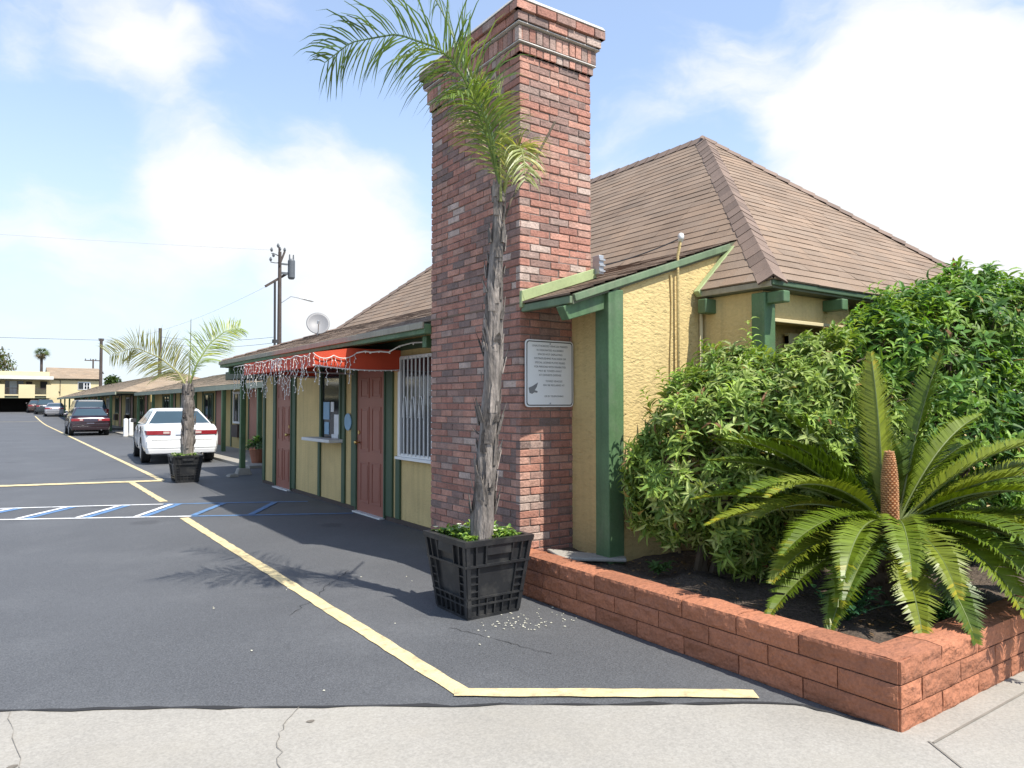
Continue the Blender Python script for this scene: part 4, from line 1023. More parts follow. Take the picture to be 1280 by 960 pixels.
def flower_patch(cx, cy, z, rx, ry, n, label):
    t = thing('flower_patch', (cx, cy, z), label, 'flowers'); mb = MB(); fb = MB()
    for k in range(n):
        x, y = cx + random.uniform(-rx, rx), cy + random.uniform(-ry, ry)
        h = random.uniform(.02, .09); p = Vector((x, y, z))
        for i in range(3):
            b = rdir(); b.z = abs(b.z) * .6 + .1; q = random.uniform(.75, 1.3); c = random.choice([(.16, .27, .05), (.24, .34, .07), (.10, .20, .05)])
            leaf(mb, p + Vector((0, 0, h)), b, Vector((0, 0, 1)), random.uniform(.03, .055), .026, tuple(v * q for v in c), .3)
        if random.random() < .16:
            f0 = p + Vector((0, 0, h + .025))
            for i in range(5):
                a = i * 1.257; e = f0 + Vector((math.cos(a), math.sin(a), .5)) * .016; s = Vector((-math.sin(a), math.cos(a), 0)) * .009
                fb.poly([f0, e - s, e + Vector((math.cos(a), math.sin(a), 0)) * .006, e + s], 0, (.80, .80, .62))
    mb.build('foliage', M['leaf'], t); fb.build('blossom', M['flower'], t)
flower_patch(2.905, 4.585, .50, .23, .24, 330, 'low pale green bedding plants with small whitish flowers around the tall palm trunk')
flower_patch(2.90, 15.30, .46, .22, .22, 120, 'bright green clump growing in the far tub beside the young palm')

# palms
def palm_frond(pts, root, ll, tint, hang=.7, spread=.75, w_=.013, n=46, start=.12, nm='frond', rr=.012, roll=0, taper=.55, reps=2):
    Q = rod(pts, n); 
    for _ in range(3):  # smooth the polyline
        Q = [Q[0]] + [(Q[i - 1] + Q[i] * 2 + Q[i + 1]) / 4 for i in range(1, n)] + [Q[-1]]
    mb = MB(); mb.tube(Q[::3], [rr * (1 - .8 * i / len(Q[::3])) for i in range(len(Q[::3]))], 6, 0, tuple(x * 1.1 for x in tint))
    for i in range(int(n * start), n + 1):
        T = (Q[min(i + 1, n)] - Q[max(i - 1, 0)]).normalized(); s = T.cross(Vector((0, 0, 1)))
        if s.length < .3: s = T.cross(Vector((-.575, -.819, 0)))
        s.normalize(); u = s.cross(T); t = i / n
        if roll: s = Matrix.Rotation(R(roll), 3, T) @ s; u = s.cross(T)
        env = min(1, (t - start * .6) / .2) * (1 - max(0, (t - .5) / .5) * taper)
        for sg in (-1, 1):
            for rep in range(reps):
                if random.random() < .06: continue
                L_ = ll * env * random.uniform(.75, 1.12)
                d = (s * sg * spread * random.uniform(.7, 1.2) + T * random.uniform(.45, .8) + u * random.uniform(-.1, .45)).normalized()
                p = Q[i] + T * random.uniform(-.01, .01); q = random.uniform(.7, 1.3); c = [x * q for x in tint]
                if random.random() < .12: c = [c[0] * 1.5, c[1] * 1.25, c[2] * 1.0]
                P = [p]; dd = d.copy(); seg = 4
                for k in range(seg):
                    P.append(P[-1] + dd * L_ / seg); dd = (dd + Vector((0, 0, -hang * random.uniform(.5, 1.1) / seg * (1 + k * .5)))).normalized()
                ws = [w_ * .5, w_, w_ * .9, w_ * .55, 0.0]
                sd_ = (T - d * T.dot(d)).normalized()
                if random.random() < .5: sd_ = (sd_ + u * random.uniform(-.8, .8)).normalized()
                for k in range(seg):
                    a, b = P[k], P[k + 1]
                    if k < seg - 1: mb.poly([a - sd_ * ws[k] / 2, a + sd_ * ws[k] / 2, b + sd_ * ws[k + 1] / 2, b - sd_ * ws[k + 1] / 2], 0, tuple(c))
                    else: mb.poly([a - sd_ * ws[k] / 2, a + sd_ * ws[k] / 2, b], 0, tuple(c))
    return mb.build(nm, M['palm_leaf'], root)
def palm_trunk(pts, rads, root, shreds, seed, mname='bark', nseg=90, nr=26):
    Q = rod(pts, nseg)
    for _ in range(6): Q = [Q[0]] + [(Q[i - 1] + Q[i] * 2 + Q[i + 1]) / 4 for i in range(1, nseg)] + [Q[-1]]
    mb = MB(); rg = []
    for i, p in enumerate(Q):
        t = i / nseg; k = t * (len(rads) - 1); a = min(int(k), len(rads) - 2); r0 = rads[a] + (rads[a + 1] - rads[a]) * (k - a); row = []
        for j in range(nr):
            an = 2 * math.pi * j / nr; dv = Vector((math.cos(an), math.sin(an), 0))
            f = noise.fractal(Vector((dv.x * 2.6 + seed, dv.y * 2.6, p.z * 1.3)), 1, 2, 5); rd = noise.ridged_multi_fractal(Vector((dv.x * 3.5, dv.y * 3.5 + seed, p.z * .55)), 1, 2, 3, 1, 2)
            row.append(mb.vert(p + dv * r0 * (1 + .16 * f - .10 * max(0, rd - .9) + .05 * math.sin(p.z * 16 + seed))))
        rg.append(row)
    for i in range(nseg):
        for j in range(nr):
            j2 = (j + 1) % nr; v = noise.noise(Vector((j * .45, Q[i].z * 2.2, seed))) ; c = .80 + .55 * v
            mb.face((rg[i][j], rg[i][j2], rg[i + 1][j2], rg[i + 1][j]), 0, (c, c * .97, c * .94))
    mb.face(rg[nseg])
    tr = mb.build('trunk', M[mname], root, smooth=True)
    mb = MB()
    for k in range(shreds):     # stubs and shreds of old leaf bases
        i = random.randint(int(nseg * .12), nseg - 2); p = Q[i]; an = random.uniform(0, 6.28); r0 = rads[min(int(i / nseg * (len(rads) - 1)), len(rads) - 1)]
        d = Vector((math.cos(an), math.sin(an), 0)); s = Vector((-d.y, d.x, 0)); L_ = random.uniform(.05, .24); q = random.uniform(.35, 1.25)
        o_ = random.uniform(.004, .03) + (.05 if random.random() < .12 else 0)
        wd = random.uniform(.008, .03)
        a = p + d * r0 * .96; b = p + d * (r0 * 1.02 + o_ * .5) + Vector((0, 0, L_ * .6)); e = p + d * (r0 + o_) + Vector((0, 0, L_))
        mb.hexa([a - s * wd, a + s * wd, a + s * wd + d * .008, a - s * wd + d * .008], [b - s * wd * .8, b + s * wd * .8, b + s * wd * .8 + d * .006, b - s * wd * .8 + d * .006], 0, (q, q * .96, q * .92))
        mb.poly([b - s * wd * .8, b + s * wd * .8, e], 0, (q, q * .96, q * .92))
    tag(mb.build('leaf_base', M[mname], tr), kind='stuff')
    return tr
palm = thing('potted_palm', (2.84, 4.42, .5), 'tall leaning palm with ragged grey trunk in the black tub in front of the chimney', 'palm', 'queen palms growing in tubs')
palm_trunk([(2.83, 4.42, .48), (2.84, 4.40, .8), (2.85, 4.37, 1.2), (2.865, 4.34, 1.6), (2.87, 4.32, 2.0), (2.865, 4.30, 2.35), (2.875, 4.28, 2.7), (2.86, 4.23, 3.12)],
           [.088, .080, .073, .068, .064, .068, .054, .040, .026], palm, 120, 3.0)
G1, G2, G3 = (.115, .185, .075), (.15, .22, .05), (.28, .31, .10)
palm_frond([(2.87, 4.23, 3.08), (2.79, 4.23, 3.45), (2.66, 4.26, 3.74), (2.43, 4.32, 3.97), (2.15, 4.43, 4.04), (1.87, 4.55, 3.95), (1.72, 4.62, 3.80)], palm, .60, G1, 1.15, 1.0, .0115, 84, .15, rr=.014, roll=25, reps=1)
palm_frond([(2.87, 4.23, 3.08), (2.80, 4.33, 3.60), (2.72, 4.49, 4.02), (2.65, 4.64, 4.40), (2.56, 4.81, 4.75), (2.38, 5.04, 5.0)], palm, .50, G1, 1.0, 1.0, .0115, 56, .2, rr=.014, roll=30, reps=1)
palm_frond([(2.86, 4.22, 3.05), (2.72, 4.19, 3.40), (2.58, 4.18, 3.68), (2.42, 4.17, 3.86), (2.22, 4.16, 3.86), (2.02, 4.17, 3.72)], palm, .42, G2, 1.4, .8, .011, 46, .2, rr=.012, reps=1)
palm_frond([(2.85, 4.21, 3.05), (2.76, 4.17, 3.32), (2.65, 4.12, 3.52), (2.50, 4.08, 3.60), (2.36, 4.06, 3.52)], palm, .38, G2, 1.3, .9, .012, 34, .15)
palm_frond([(2.88, 4.22, 2.98), (2.88, 4.12, 3.22), (2.87, 4.0, 3.30), (2.85, 3.92, 3.18), (2.83, 3.88, 3.02)], palm, .28, G3, 1.2, .9, .010, 26, .1)
palm_frond([(2.87, 4.22, 2.98), (2.92, 4.18, 3.22), (2.98, 4.14, 3.36), (3.03, 4.10, 3.34)], palm, .26, G3, 1.2, .8, .010, 24, .1)
palm_frond([(2.86, 4.22, 3.05), (2.82, 4.24, 3.35), (2.76, 4.26, 3.62), (2.66, 4.28, 3.80)], palm, .34, G3, .9, .9, .011, 32, .05)
mb = MB(); mb.tube([(2.85, 4.20, 2.95), (2.835, 4.19, 3.4), (2.82, 4.18, 3.75)], [.011, .008, .004], 6, 0, (.32, .34, .12))
for k in range(9):
    a = k * 2.4; p = Vector((2.82, 4.18, 3.62 + k * .015)); mb.poly([p + Vector((.004, 0, 0)), p - Vector((.004, 0, 0)), p + Vector((math.cos(a) * .05, math.sin(a) * .05, random.uniform(.08, .2)))], 0, (.25, .30, .10))
mb.build('spear_leaf', M['palm_leaf'], palm)
mb = MB(); mb.tube([(2.87, 4.25, 2.72), (3.0, 4.29, 3.0), (3.15, 4.33, 3.20), (3.29, 4.32, 3.44), (3.42, 4.30, 3.68)], [.006, .008, .010, .010, .008], 6); mb.build('dry_stalk', M['stem'], palm)

palm2 = thing('potted_palm', (2.95, 15.3, .45), 'young palm with two yellowing fronds spread in a V behind the white sedan', 'palm', 'queen palms growing in tubs')
def k2(p): return Vector((p[0] * .934, p[1] * .934, 1.52 + (p[2] - 1.52) * .934))
palm_trunk([(2.96, 15.30, .40), (2.97, 15.28, .9), (2.97, 15.28, 1.4), (2.945, 15.28, 1.92)], [.125, .118, .11, .105, .08], palm2, 90, 8.0, nseg=40, nr=16)
Y1_, Y2_ = (.50, .48, .22), (.27, .34, .09)
palm_frond([k2(p) for p in [(3.15, 16.35, 1.85), (2.96, 16.36, 2.19), (2.62, 16.34, 2.47), (2.16, 16.28, 2.66), (1.72, 16.36, 2.50)]], palm2, .66, Y1_, .55, 1.5, .015, 58, .10, rr=.02, roll=55)
palm_frond([k2(p) for p in [(3.17, 16.34, 1.85), (3.3, 16.23, 2.36), (3.56, 16.28, 2.8), (3.89, 16.28, 3.10), (4.19, 16.31, 3.18)]], palm2, .58, Y2_, .5, 1.2, .015, 58, .10, rr=.02, roll=50)
mb = MB(); mb.tube([(2.96, 15.28, 1.8), (2.99, 15.28, 2.6), (2.995, 15.28, 3.2)], [.014, .009, .004], 6, 0, (.25, .28, .10)); mb.build('spear_leaf', M['palm_leaf'], palm2)

# fallen petals and grit near the tub
mb = MB()
for k in range(90):
    a = random.gauss(0, 1); x, y = 3.02 + random.gauss(0, .17), 4.10 + random.gauss(0, .10)
    if random.random() < .2: x, y = random.uniform(1.2, 3.3), random.uniform(3.3, 6.0)
    s = random.uniform(.003, .009); a = random.uniform(0, 6.28); u = Vector((math.cos(a), math.sin(a), 0)) * s; v = Vector((-math.sin(a), math.cos(a), 0)) * s * .6
    p = Vector((x, y, .005)); q = random.uniform(.45, .75)
    mb.hexa([p - u - v, p + u - v, p + u + v, p - u + v], [p - u * .5 - v * .5 + Vector((0, 0, .004)), p + u * .5 - v * .5 + Vector((0, 0, .004)), p + u * .5 + v * .5 + Vector((0, 0, .004)), p - u * .5 + v * .5 + Vector((0, 0, .004))], 0, (q, q * .96, q * .8))
tag(mb.build('petal_litter', M['flower']), kind='stuff')
# ------------------------------------------------------------------ cars
def make_car(label, loc, rz, paint, L=4.75, W=.88, H=1.40, zt=(.985, 1.0, .95, .80), gh=(.55, 3.5, 1.22, 2.65), hw=(.79, .585), r=.31, wheels=(.98, 3.62), lamp=(.27, .84, .73, .86), lampz=None, hatch=False, plain=False, sidew=True):
    root = thing('parked_car', (0, 0, 0), label, 'car', 'cars parked along the motel rooms')
    zr, zm, zh, zf = zt
    if hatch: ST = [(0, W * .90, .44, zr - .16), (.03, W * .96, .32, zr - .06), (.10, W * .985, .28, zr), (.5, W, .25, zm)]
    else: ST = [(0, W * .89, .42, zr - .18), (.035, W * .95, .31, zr - .075), (.12, W * .985, .28, zr), (.5, W, .25, zm + .01)]
    ST += [(1.1, W, .23, zm), (2.2, W, .23, (zm + zh) / 2), (gh[1] - .1, W, .23, zh), (gh[1] + .25, W * .99, .24, zh - .03), (L - .35, W * .96, .26, zf), (L - .10, W * .90, .30, zf - .10), (L, W * .80, .38, zf - .20)]
    mb = MB(); rings = []
    for y, w_, zb, z1 in ST:
        h = z1 - zb
        half = [(0, zb), (.80 * w_, zb), (.95 * w_, zb + .08), (.995 * w_, zb + .30 * h), (1.0 * w_, zb + .60 * h), (.965 * w_, zb + .84 * h), (.90 * w_, z1 - .012), (.60 * w_, z1 + .012), (0, z1 + .02)]
        pts = half + [(-x, z) for x, z in half[-2:0:-1]]
        rings.append([mb.vert((x, y, z)) for x, z in pts])
    n = len(rings[0])
    for a, b in zip(rings[:-1], rings[1:]):
        for k in range(n): j = (k + 1) % n; mb.face((a[k], a[j], b[j], b[k]))
    mb.face(rings[0][::-1]); mb.face(rings[-1])
    body = mb.build('body', [paint, M['tyre']], root, smooth=True)
    if not plain:
        for wy in wheels:           # cut the wheel arches
            c = MB(); c.cyl((-2, wy, r + .005), (2, wy, r + .005), r + .055, 24); cu = c.build('cutter', M['tyre'])
            md = body.modifiers.new('b', 'BOOLEAN'); md.object = cu; md.operation = 'DIFFERENCE'; md.solver = 'EXACT'; bake(body); bpy.data.objects.remove(cu)
        pb = MB()
        pb.box(-W * .78, W * .78, .25, L - .3, .30, .66); pb.build('underbody', M['tyre'], root)
    # cabin
    y0, y1, t0, t1 = gh; zb = zm - .02
    def rg(ya, yb, hw_, z, c=.10): return [(-hw_ + c, ya, z), (hw_ - c, ya, z), (hw_, ya + c, z), (hw_, yb - c, z), (hw_ - c, yb, z), (-hw_ + c, yb, z), (-hw_, yb - c, z), (-hw_, ya + c, z)]
    R0, R1, R2, R3 = rg(y0, y1, hw[0], zb, .07), rg(t0, t1, hw[1], H - .035, .10), rg(t0 + .06, t1 - .06, hw[1] - .05, H - .005, .12), rg(t0 + .3, t1 - .3, hw[1] - .25, H + .008, .12)
    mb = MB(); ids = [[mb.vert(p) for p in q] for q in (R0, R1, R2, R3)]
    for a, b in zip(ids[:-1], ids[1:]):
        for k in range(8): j = (k + 1) % 8; mb.face((a[k], a[j], b[j], b[k]))
    mb.face(ids[-1]); mb.build('cabin', paint, root, bevel=.012)
    def glass(name, k, a, b, e0=.06, e1=.92, off=.008):
        p = [Vector(R0[k]), Vector(R0[(k + 1) % 8]), Vector(R1[(k + 1) % 8]), Vector(R1[k])]
        nrm = (p[1] - p[0]).cross(p[3] - p[0]).normalized()
        def at(u, v): return p[0].lerp(p[1], u).lerp(p[3].lerp(p[2], u), v) + nrm * off
        m_ = MB(); q = [at(a, e0), at(b, e0), at(b, e1), at(a, e1)]; m_.hexa([v - nrm * .006 for v in q], q); m_.build(name, M['car_glass'], root)
    glass('rear_window', 0, -.02, 1.02, .10, .90); glass('windscreen', 4, .0, 1.0)
    for k, sgn in ((2, 1), (6, -1)):
        for a, b in ((.08, .48), (.52, .93)): glass('side_window', k, a if sgn > 0 else 1 - b, b if sgn > 0 else 1 - a, .08, .88)
    # wheels
    for wy in wheels:
        for s in (-1, 1):
            x = s * (W - .11); mb = MB(); mb.tube([(x - s * .11, wy, r), (x - s * .09, wy, r), (x + s * .085, wy, r), (x + s * .105, wy, r)], [r - .03, r, r, r - .03], 22)
            wh = mb.build('wheel', M['tyre'], root)
            mb = MB(); mb.cyl((x + s * .09, wy, r), (x + s * .108, wy, r), r * .66, 18); mb.build('rim', M['alloy'], wh)
    # lamps, plate, bumper, seams, mirrors, handles
    a, b, z0, z1 = lamp
    for s in (-1, 1):
        mb = MB(); lo = [(s * a, -.022, z0), (s * b * .97, -.014, z0), (s * (b + .015), .16, z0), (s * a, .1, z0)]; hi = [(x, y + .006, z1) for x, y, _ in lo]
        if s < 0: lo, hi = lo[::-1], hi[::-1]
        mb.hexa(lo, hi); tl = mb.build('tail_lamp', M['lamp_red'], root, bevel=.008)
        mb = MB(); x0, x1 = sorted((s * (a + .03), s * (a + (b - a) * .30))); mb.box(x0, x1, -.027, .0, z0 + .03, z1 - .025); mb.build('reversing_lamp', M['lamp_clear'], tl)
    pz = lampz or (z0 + z1) / 2
    mb = MB(); mb.box(-.155, .155, -.024, .03, pz - .055, pz + .055); mb.build('number_plate', M['plate'], root, bevel=.004)
    mb = MB(); mb.hexa([(-W * .90, -.035, .40), (W * .90, -.035, .40), (W * .965, .10, .40), (-W * .965, .10, .40)], [(-W * .91, -.03, .60), (W * .91, -.03, .60), (W * .968, .10, .60), (-W * .968, .10, .60)])
    mb.hexa([(-W * .86, .0, .27), (W * .86, .0, .27), (W * .93, .13, .27), (-W * .93, .13, .27)], [(-W * .90, -.03, .399), (W * .90, -.03, .399), (W * .965, .10, .399), (-W * .965, .10, .399)])
    mb.build('bumper', paint, root, bevel=.025, seg=3)
    mb = MB(); mb.box(-W * .84, W * .84, -.042, -.02, .485, .515)
    if paint is not M['car_white']: mb.build('bumper_strip', M['tyre'] if paint is not M['car_white'] else paint, root, bevel=.006)
    for s in (-1, 1):
        mb = MB(); mb.hexa([(s * (W - .02), y1 - .62, zb + .02), (s * (W + .12), y1 - .62, zb + .03), (s * (W + .12), y1 - .50, zb + .03), (s * (W - .02), y1 - .50, zb + .02)][::s], [(s * (W - .02), y1 - .60, zb + .13), (s * (W + .11), y1 - .60, zb + .13), (s * (W + .11), y1 - .52, zb + .13), (s * (W - .02), y1 - .52, zb + .13)][::s])
        mb.build('mirror', M['tyre'] if paint is M['car_white'] else paint, root, bevel=.015)
        for yy in (1.35, 2.35):
            mb = MB(); x = s * (W + .004); mb.box(min(x, x - s * .03), max(x, x - s * .03), yy, yy + .16, zm - .19, zm - .16); mb.build('door_handle', paint, root, bevel=.004)
    mb = MB()
    for s in (-1, 1):
        x0, x1 = sorted((s * (W - .025), s * (W + .0025)))
        for yy in (1.18, 2.22, 3.22):
            mb = MB(); mb.box(x0, x1, yy, yy + .012, .36, zm - .06); mb.build('panel_gap', M['tyre'], root)
    mb = MB(); mb.box(-W * .80, W * .80, -.0365, -.02, .612, .622); mb.build('panel_gap', M['tyre'], root)
    for x in (-.36, .36):
        mb = MB(); mb.box(x - .13, x + .13, y0 + .75, y0 + .86, zb - .05, zb + .17); mb.build('seat', M['steel'], root, bevel=.04)
    mb = MB(); mb.tube([(.45, -.02, .27), (.45, .2, .27)], .028, 8); mb.build('exhaust_pipe', M['chrome'], root)
    root.location = (loc[0], loc[1], zl(loc[1])); root.rotation_euler = (0, 0, rz)
    return root
make_car('white four door sedan with wide red tail lamps parked behind the far palm tub', (3.72, 19.85, 0), R(-4.0), M['car_white'], hw=(.79, .555), lamp=(.27, .84, .745, .855))
make_car('dark red hatchback with sloping rear glass parked in front of the dark van', (3.42, 40.0, 0), R(0), M['car_red'], L=4.2, W=.86, H=1.36, zt=(.90, .94, .92, .78), gh=(.10, 3.05, .72, 2.25), lamp=(.30, .82, .70, .82), lampz=.56, hatch=True, wheels=(.80, 3.3))
make_car('dark charcoal minivan standing nose ahead of the dark red hatchback', (3.9, 45.5, 0), R(0), M['car_dark'], L=4.7, W=.90, H=1.74, zt=(1.02, 1.04, 1.02, .88), gh=(.06, 3.9, .32, 2.9), hw=(.84, .68), lamp=(.66, .86, .95, 1.25), lampz=.75, hatch=True, r=.33)
make_car('silver coupe with light bumper, rearmost of the far cars by the carport', (4.05, 82.0, 0), R(-2), M['car_silver'], L=4.6, H=1.33, zt=(.93, .96, .92, .78), gh=(.7, 3.3, 1.45, 2.5))
make_car('dark car with a pale roof glint parked just beyond the silver coupe', (3.55, 88.5, 0), R(0), M['car_dark'], L=4.5, H=1.55, zt=(1.0, 1.02, .98, .85), gh=(.12, 3.4, .6, 2.6), lamp=(.5, .84, .8, .95), hatch=True)
make_car('brown sedan half hidden at the far end of the row, next to the carport', (3.0, 94.5, 0), R(0), M['car_brown'], L=4.6, H=1.42)

# ------------------------------------------------------------------ motel room wings
def wing(label, ya, yb, xw, xe, ze, xr, zr, posts, step, seed):
    rnd = random.Random(seed)
    t = thing('motel_wing', (xw, ya, 0), label, 'building', 'single storey motel room wings')
    mb = MB(); mb.hexa([(xw, ya, 0), (xr + 3, ya, 0), (xr + 3, yb, 0), (xw, yb, 0)], [(xw, ya, ze + .12), (xr + 3, ya, ze + .12), (xr + 3, yb, ze + .12), (xw, yb, ze + .12)]); mb.build('wall', M['wing_wall'], t)
    mb = MB(); shingle(mb, (xe, yb, ze + .13), (xe, ya, ze + .13), (xr, ya + 3.2, zr), (xr, yb - 3.2, zr), .16, .7, .018); shingle(mb, (2 * xr - xe, ya, ze + .13), (2 * xr - xe, yb, ze + .13), (xr, yb - 3.2, zr), (xr, ya + 3.2, zr), .3, 1.5, .018); shingle(mb, (xe, ya, ze + .13), (2 * xr - xe, ya, ze + .13), (xr, ya + 3.2, zr), (xr, ya + 3.2, zr), .16, .7, .018); shingle(mb, (2 * xr - xe, yb, ze + .13), (xe, yb, ze + .13), (xr, yb - 3.2, zr), (xr, yb - 3.2, zr), .3, 1.5, .018)
    mb.box(xe + .03, xw + .3, ya + .03, yb - .03, ze + .05, ze + .10, 1)
    rf = mb.build('roof', [M['wing_roof'], M['soffit']], t)
    mb = MB(); mb.box(xe - .03, xe + .025, ya, yb, ze - .02, ze + .125); mb.build('fascia_board', M['fascia'], t)
    y = ya + .8; k = 0
    while y < yb - 3.6:
        d = MB(); d.box(xw - .03, xw - .002, y, y + .9, .09, 1.98); dd = d.build('door', M['door'], t); f = MB()
        for q in ((y - .09, y - .001, .09, 2.05), (y + .901, y + .99, .09, 2.05), (y - .09, y + .99, 2.051, 2.12)): f.box(xw - .05, xw - .002, *q)
        f.build('door_frame', M['green_dark'], dd)
        g_ = MB(); g_.box(xw - .02, xw - .002, y + 1.45, y + 2.75, .95, 1.85); gg = g_.build('window', M['glass'], t); f = MB()
        for q in ((y + 1.38, y + 1.449, .88, 1.92), (y + 2.751, y + 2.82, .88, 1.92), (y + 1.45, y + 2.75, .88, .949), (y + 1.45, y + 2.75, 1.851, 1.92), (y + 2.08, y + 2.12, .95, 1.85)): f.box(xw - .05, xw - .002, *q)
        f.build('window_frame', M['white_dull'] if k % 2 else M['green_dark'], gg)
        a = MB(); a.box(xw - .20, xw - .002, y + 1.65, y + 2.4, .45, .85); a.build('air_conditioner', M['brown_base'], t, bevel=.01)
        b = MB(); b.box(xw - .03, xw - .002, y + 3.1, y + 3.2, .09, ze + .04); b.build('trim_board', M['green_dark'], t)
        y += step; k += 1
    for y in posts:
        b = MB(); b.box(xe + .04, xe + .16, y, y + .12, 0.05, ze + .05); b.build('post', M['green'], t, bevel=.01)
    return t, rf
M['fascia'] = mat('wing_fascia', (.26, .28, .20), .7, .1, 2)
wing('low yellow motel wing nearest the office, green posts along its walkway, pale grey eave', 17.2, 41.0, 6.3, 5.42, 1.96, 8.6, 2.95, [19.4, 23.2, 27.4, 31.6, 36, 40.4], 4.3, 3)
wing('long far motel wing with a taller brown roof running back towards the carport', 41.3, 90, 6.2, 4.6, 2.02, 8.0, 3.35, [44, 50, 56, 62, 68, 74, 80, 86], 5.2, 4)
# covered link between the office and the near wing
lk = thing('covered_passage', (5.2, 15.9, 0), 'dark flat roofed passage on a green post between office end and near wing', 'passage')
mb = MB(); mb.box(4.10, 7.5, 14.80, 17.15, 2.06, 2.24); mb.build('roof', M['soffit'], lk, bevel=.01)
mb = MB(); mb.box(4.18, 4.29, 16.12, 16.23, .14, 2.058); mb.build('post', M['green'], lk, bevel=.01)
mb = MB(); mb.hexa([(4.08, 16.0, -.01), (4.42, 16.02, -.01), (4.40, 16.34, -.01), (4.1, 16.32, -.01)], [(4.13, 16.06, .138), (4.36, 16.07, .138), (4.35, 16.28, .138), (4.14, 16.28, .138)]); mb.build('post_base', M['concrete'], lk, bevel=.02)
mb = MB(); mb.box(6.9, 7.1, 14.4, 17.1, 0, 2.055); mb.build('wall', M['wing_wall'], lk)
mb = MB(); mb.hexa([(3.82, 15.6, .0), (4.05, 15.65, .0), (4.0, 15.95, .0), (3.8, 15.85, .0)], [(3.86, 15.65, .07), (4.0, 15.68, .07), (3.96, 15.9, .06), (3.84, 15.82, .06)]); tag(mb.build('stone', M['concrete'], bevel=.02), 'loose pale concrete lump on the asphalt by the passage post', 'stone')
# potted plant in the passage
pp = thing('potted_plant', (5.15, 18.3, .07), 'small terracotta potted plant on the walkway past the office corner', 'plant')
mb = MB(); mb.tube([(5.15, 18.3, .07), (5.15, 18.3, .36), (5.15, 18.3, .40)], [.13, .19, .20], 14); mb.build('pot', M['terracotta'], pp)
mb = MB()
for k in range(150):
    d = rdir(); d.z = abs(d.z); leaf(mb, Vector((5.15, 18.3, .45)) + d * .16, d, Vector((0, 0, 1)), .16, .05, tuple(x * random.uniform(.7, 1.3) for x in (.06, .13, .04)), .4)
mb.build('foliage', M['leaf'], pp)
# white bollards
for k, (x, y) in enumerate(((4.66, 37.9), (4.93, 38.3))):
    b = thing('bollard', (x, y, 0), ('round white bollard nearer the hatchback, first of the pair by the walkway', 'round white bollard beside the near wing post, second of the pair')[k], 'bollard', 'white bollards by the walkway')
    mb = MB(); mb.tube([(x, y, 0), (x, y, .80), (x, y, .84)], [.10, .10, .06], 14); mb.build('post', M['white'], b, smooth=False)
    mb = MB(); mb.cyl((x, y, 0), (x, y, .03), .14, 14); mb.build('base', M['concrete'], b)

# ------------------------------------------------------------------ far buildings
ap = thing('apartment_building', (-15, 103, .6), 'cream two storey block with balconies over a dark carport at the lot end', 'building')
G0 = .55
mb = MB(); mb.box(-45, 4.35, 102.2, 112, 2.45, 4.35); mb.box(-45, 4.35, 109, 112, G0, 2.44); mb.box(-45, 4.35, 101.0, 111.9, 4.75, 5.30)
mb.build('wall', M['cream'], ap)
mb = MB(); mb.box(-45, 4.5, 99.6, 112, 2.18, 2.449); mb.build('floor_slab', M['soffit'], ap)
mb = MB(); mb.box(-45.2, 4.7, 99.4, 112.2, 4.36, 4.74); mb.build('roof', M['white_roof'], ap)
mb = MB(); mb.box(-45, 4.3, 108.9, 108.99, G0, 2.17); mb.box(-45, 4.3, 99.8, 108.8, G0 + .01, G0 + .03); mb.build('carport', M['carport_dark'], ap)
for x in [4.1 - 5.6 * i for i in range(9)]:
    mb = MB(); mb.box(x, x + .2, 99.9, 100.1, G0, 2.179); mb.build('carport_post', M['brown_base'], ap)
for x0, x1 in ((1.35, 2.9), (4.0, 5.2), (-1.6, .05), (-5.2, -3.4), (-8.9, -7.0), (-12.5, -10.5), (-17, -14.5), (-22, -19.5), (-28, -25)):
    mb = MB(); mb.box(x0, x1, 99.45, 99.59, 2.2, 3.75); mb.build('balcony_wall', M['cream'], ap)
mb = MB(); mb.box(-45, 4.3, 99.5, 99.58, 2.46, 2.62)
mb.build('balcony_edge', M['cream'], ap)
mb = MB()
for a, b in ((.06, 1.34), (2.91, 3.99), (-3.39, -1.61), (-6.99, -5.21)):
    mb.box(a, b, 99.5, 99.54, 3.30, 3.36)
    x = a + .05
    while x < b: mb.box(x, x + .03, 99.505, 99.535, 2.63, 3.29); x += .13
mb.build('railing', M['brown_base'], ap)
for x0, x1, z0, z1, mt in ((.1, .45, 2.46, 4.2, 'glass'), (.5, 1.2, 2.46, 4.2, 'paper_white'), (1.25, 1.85, 3.2, 4.2, 'glass'), (2.1, 2.7, 3.3, 4.15, 'brown_base'), (3.5, 4.2, 3.3, 4.2, 'carport_dark'), (-1.5, -.4, 2.46, 4.2, 'glass'), (-4, -2.5, 3.2, 4.2, 'glass'), (-7.5, -6, 2.46, 4.2, 'glass'), (-11, -9.5, 3.2, 4.2, 'glass')):
    mb = MB(); mb.box(x0, x1, 102.12, 102.19, z0, z1); mb.build('window', M[mt], ap)
hs = thing('house', (7.2, 107, .6), 'cream house with brown tiled roof and small white framed window beyond the far wing', 'house')
mb = MB(); mb.box(4.45, 9.9, 104, 114, G0, 4.75); mb.build('wall', M['cream'], hs)
mb = MB(); shingle(mb, (4.3, 103.6, 4.62), (10.1, 103.6, 4.62), (10.1, 108.6, 6.15), (4.3, 108.6, 6.15), .3, .6, .02); shingle(mb, (10.1, 114.4, 4.62), (4.3, 114.4, 4.62), (4.3, 108.6, 6.15), (10.1, 108.6, 6.15), .3, .8, .02)
for x, s in ((4.32, -1), (10.08, 1)): mb.poly([(x, 103.7, 4.6), (x, 114.3, 4.6), (x, 108.6, 6.12)][::s], 1)
mb.box(4.4, 10.0, 103.65, 114.3, 4.55, 4.61, 1)
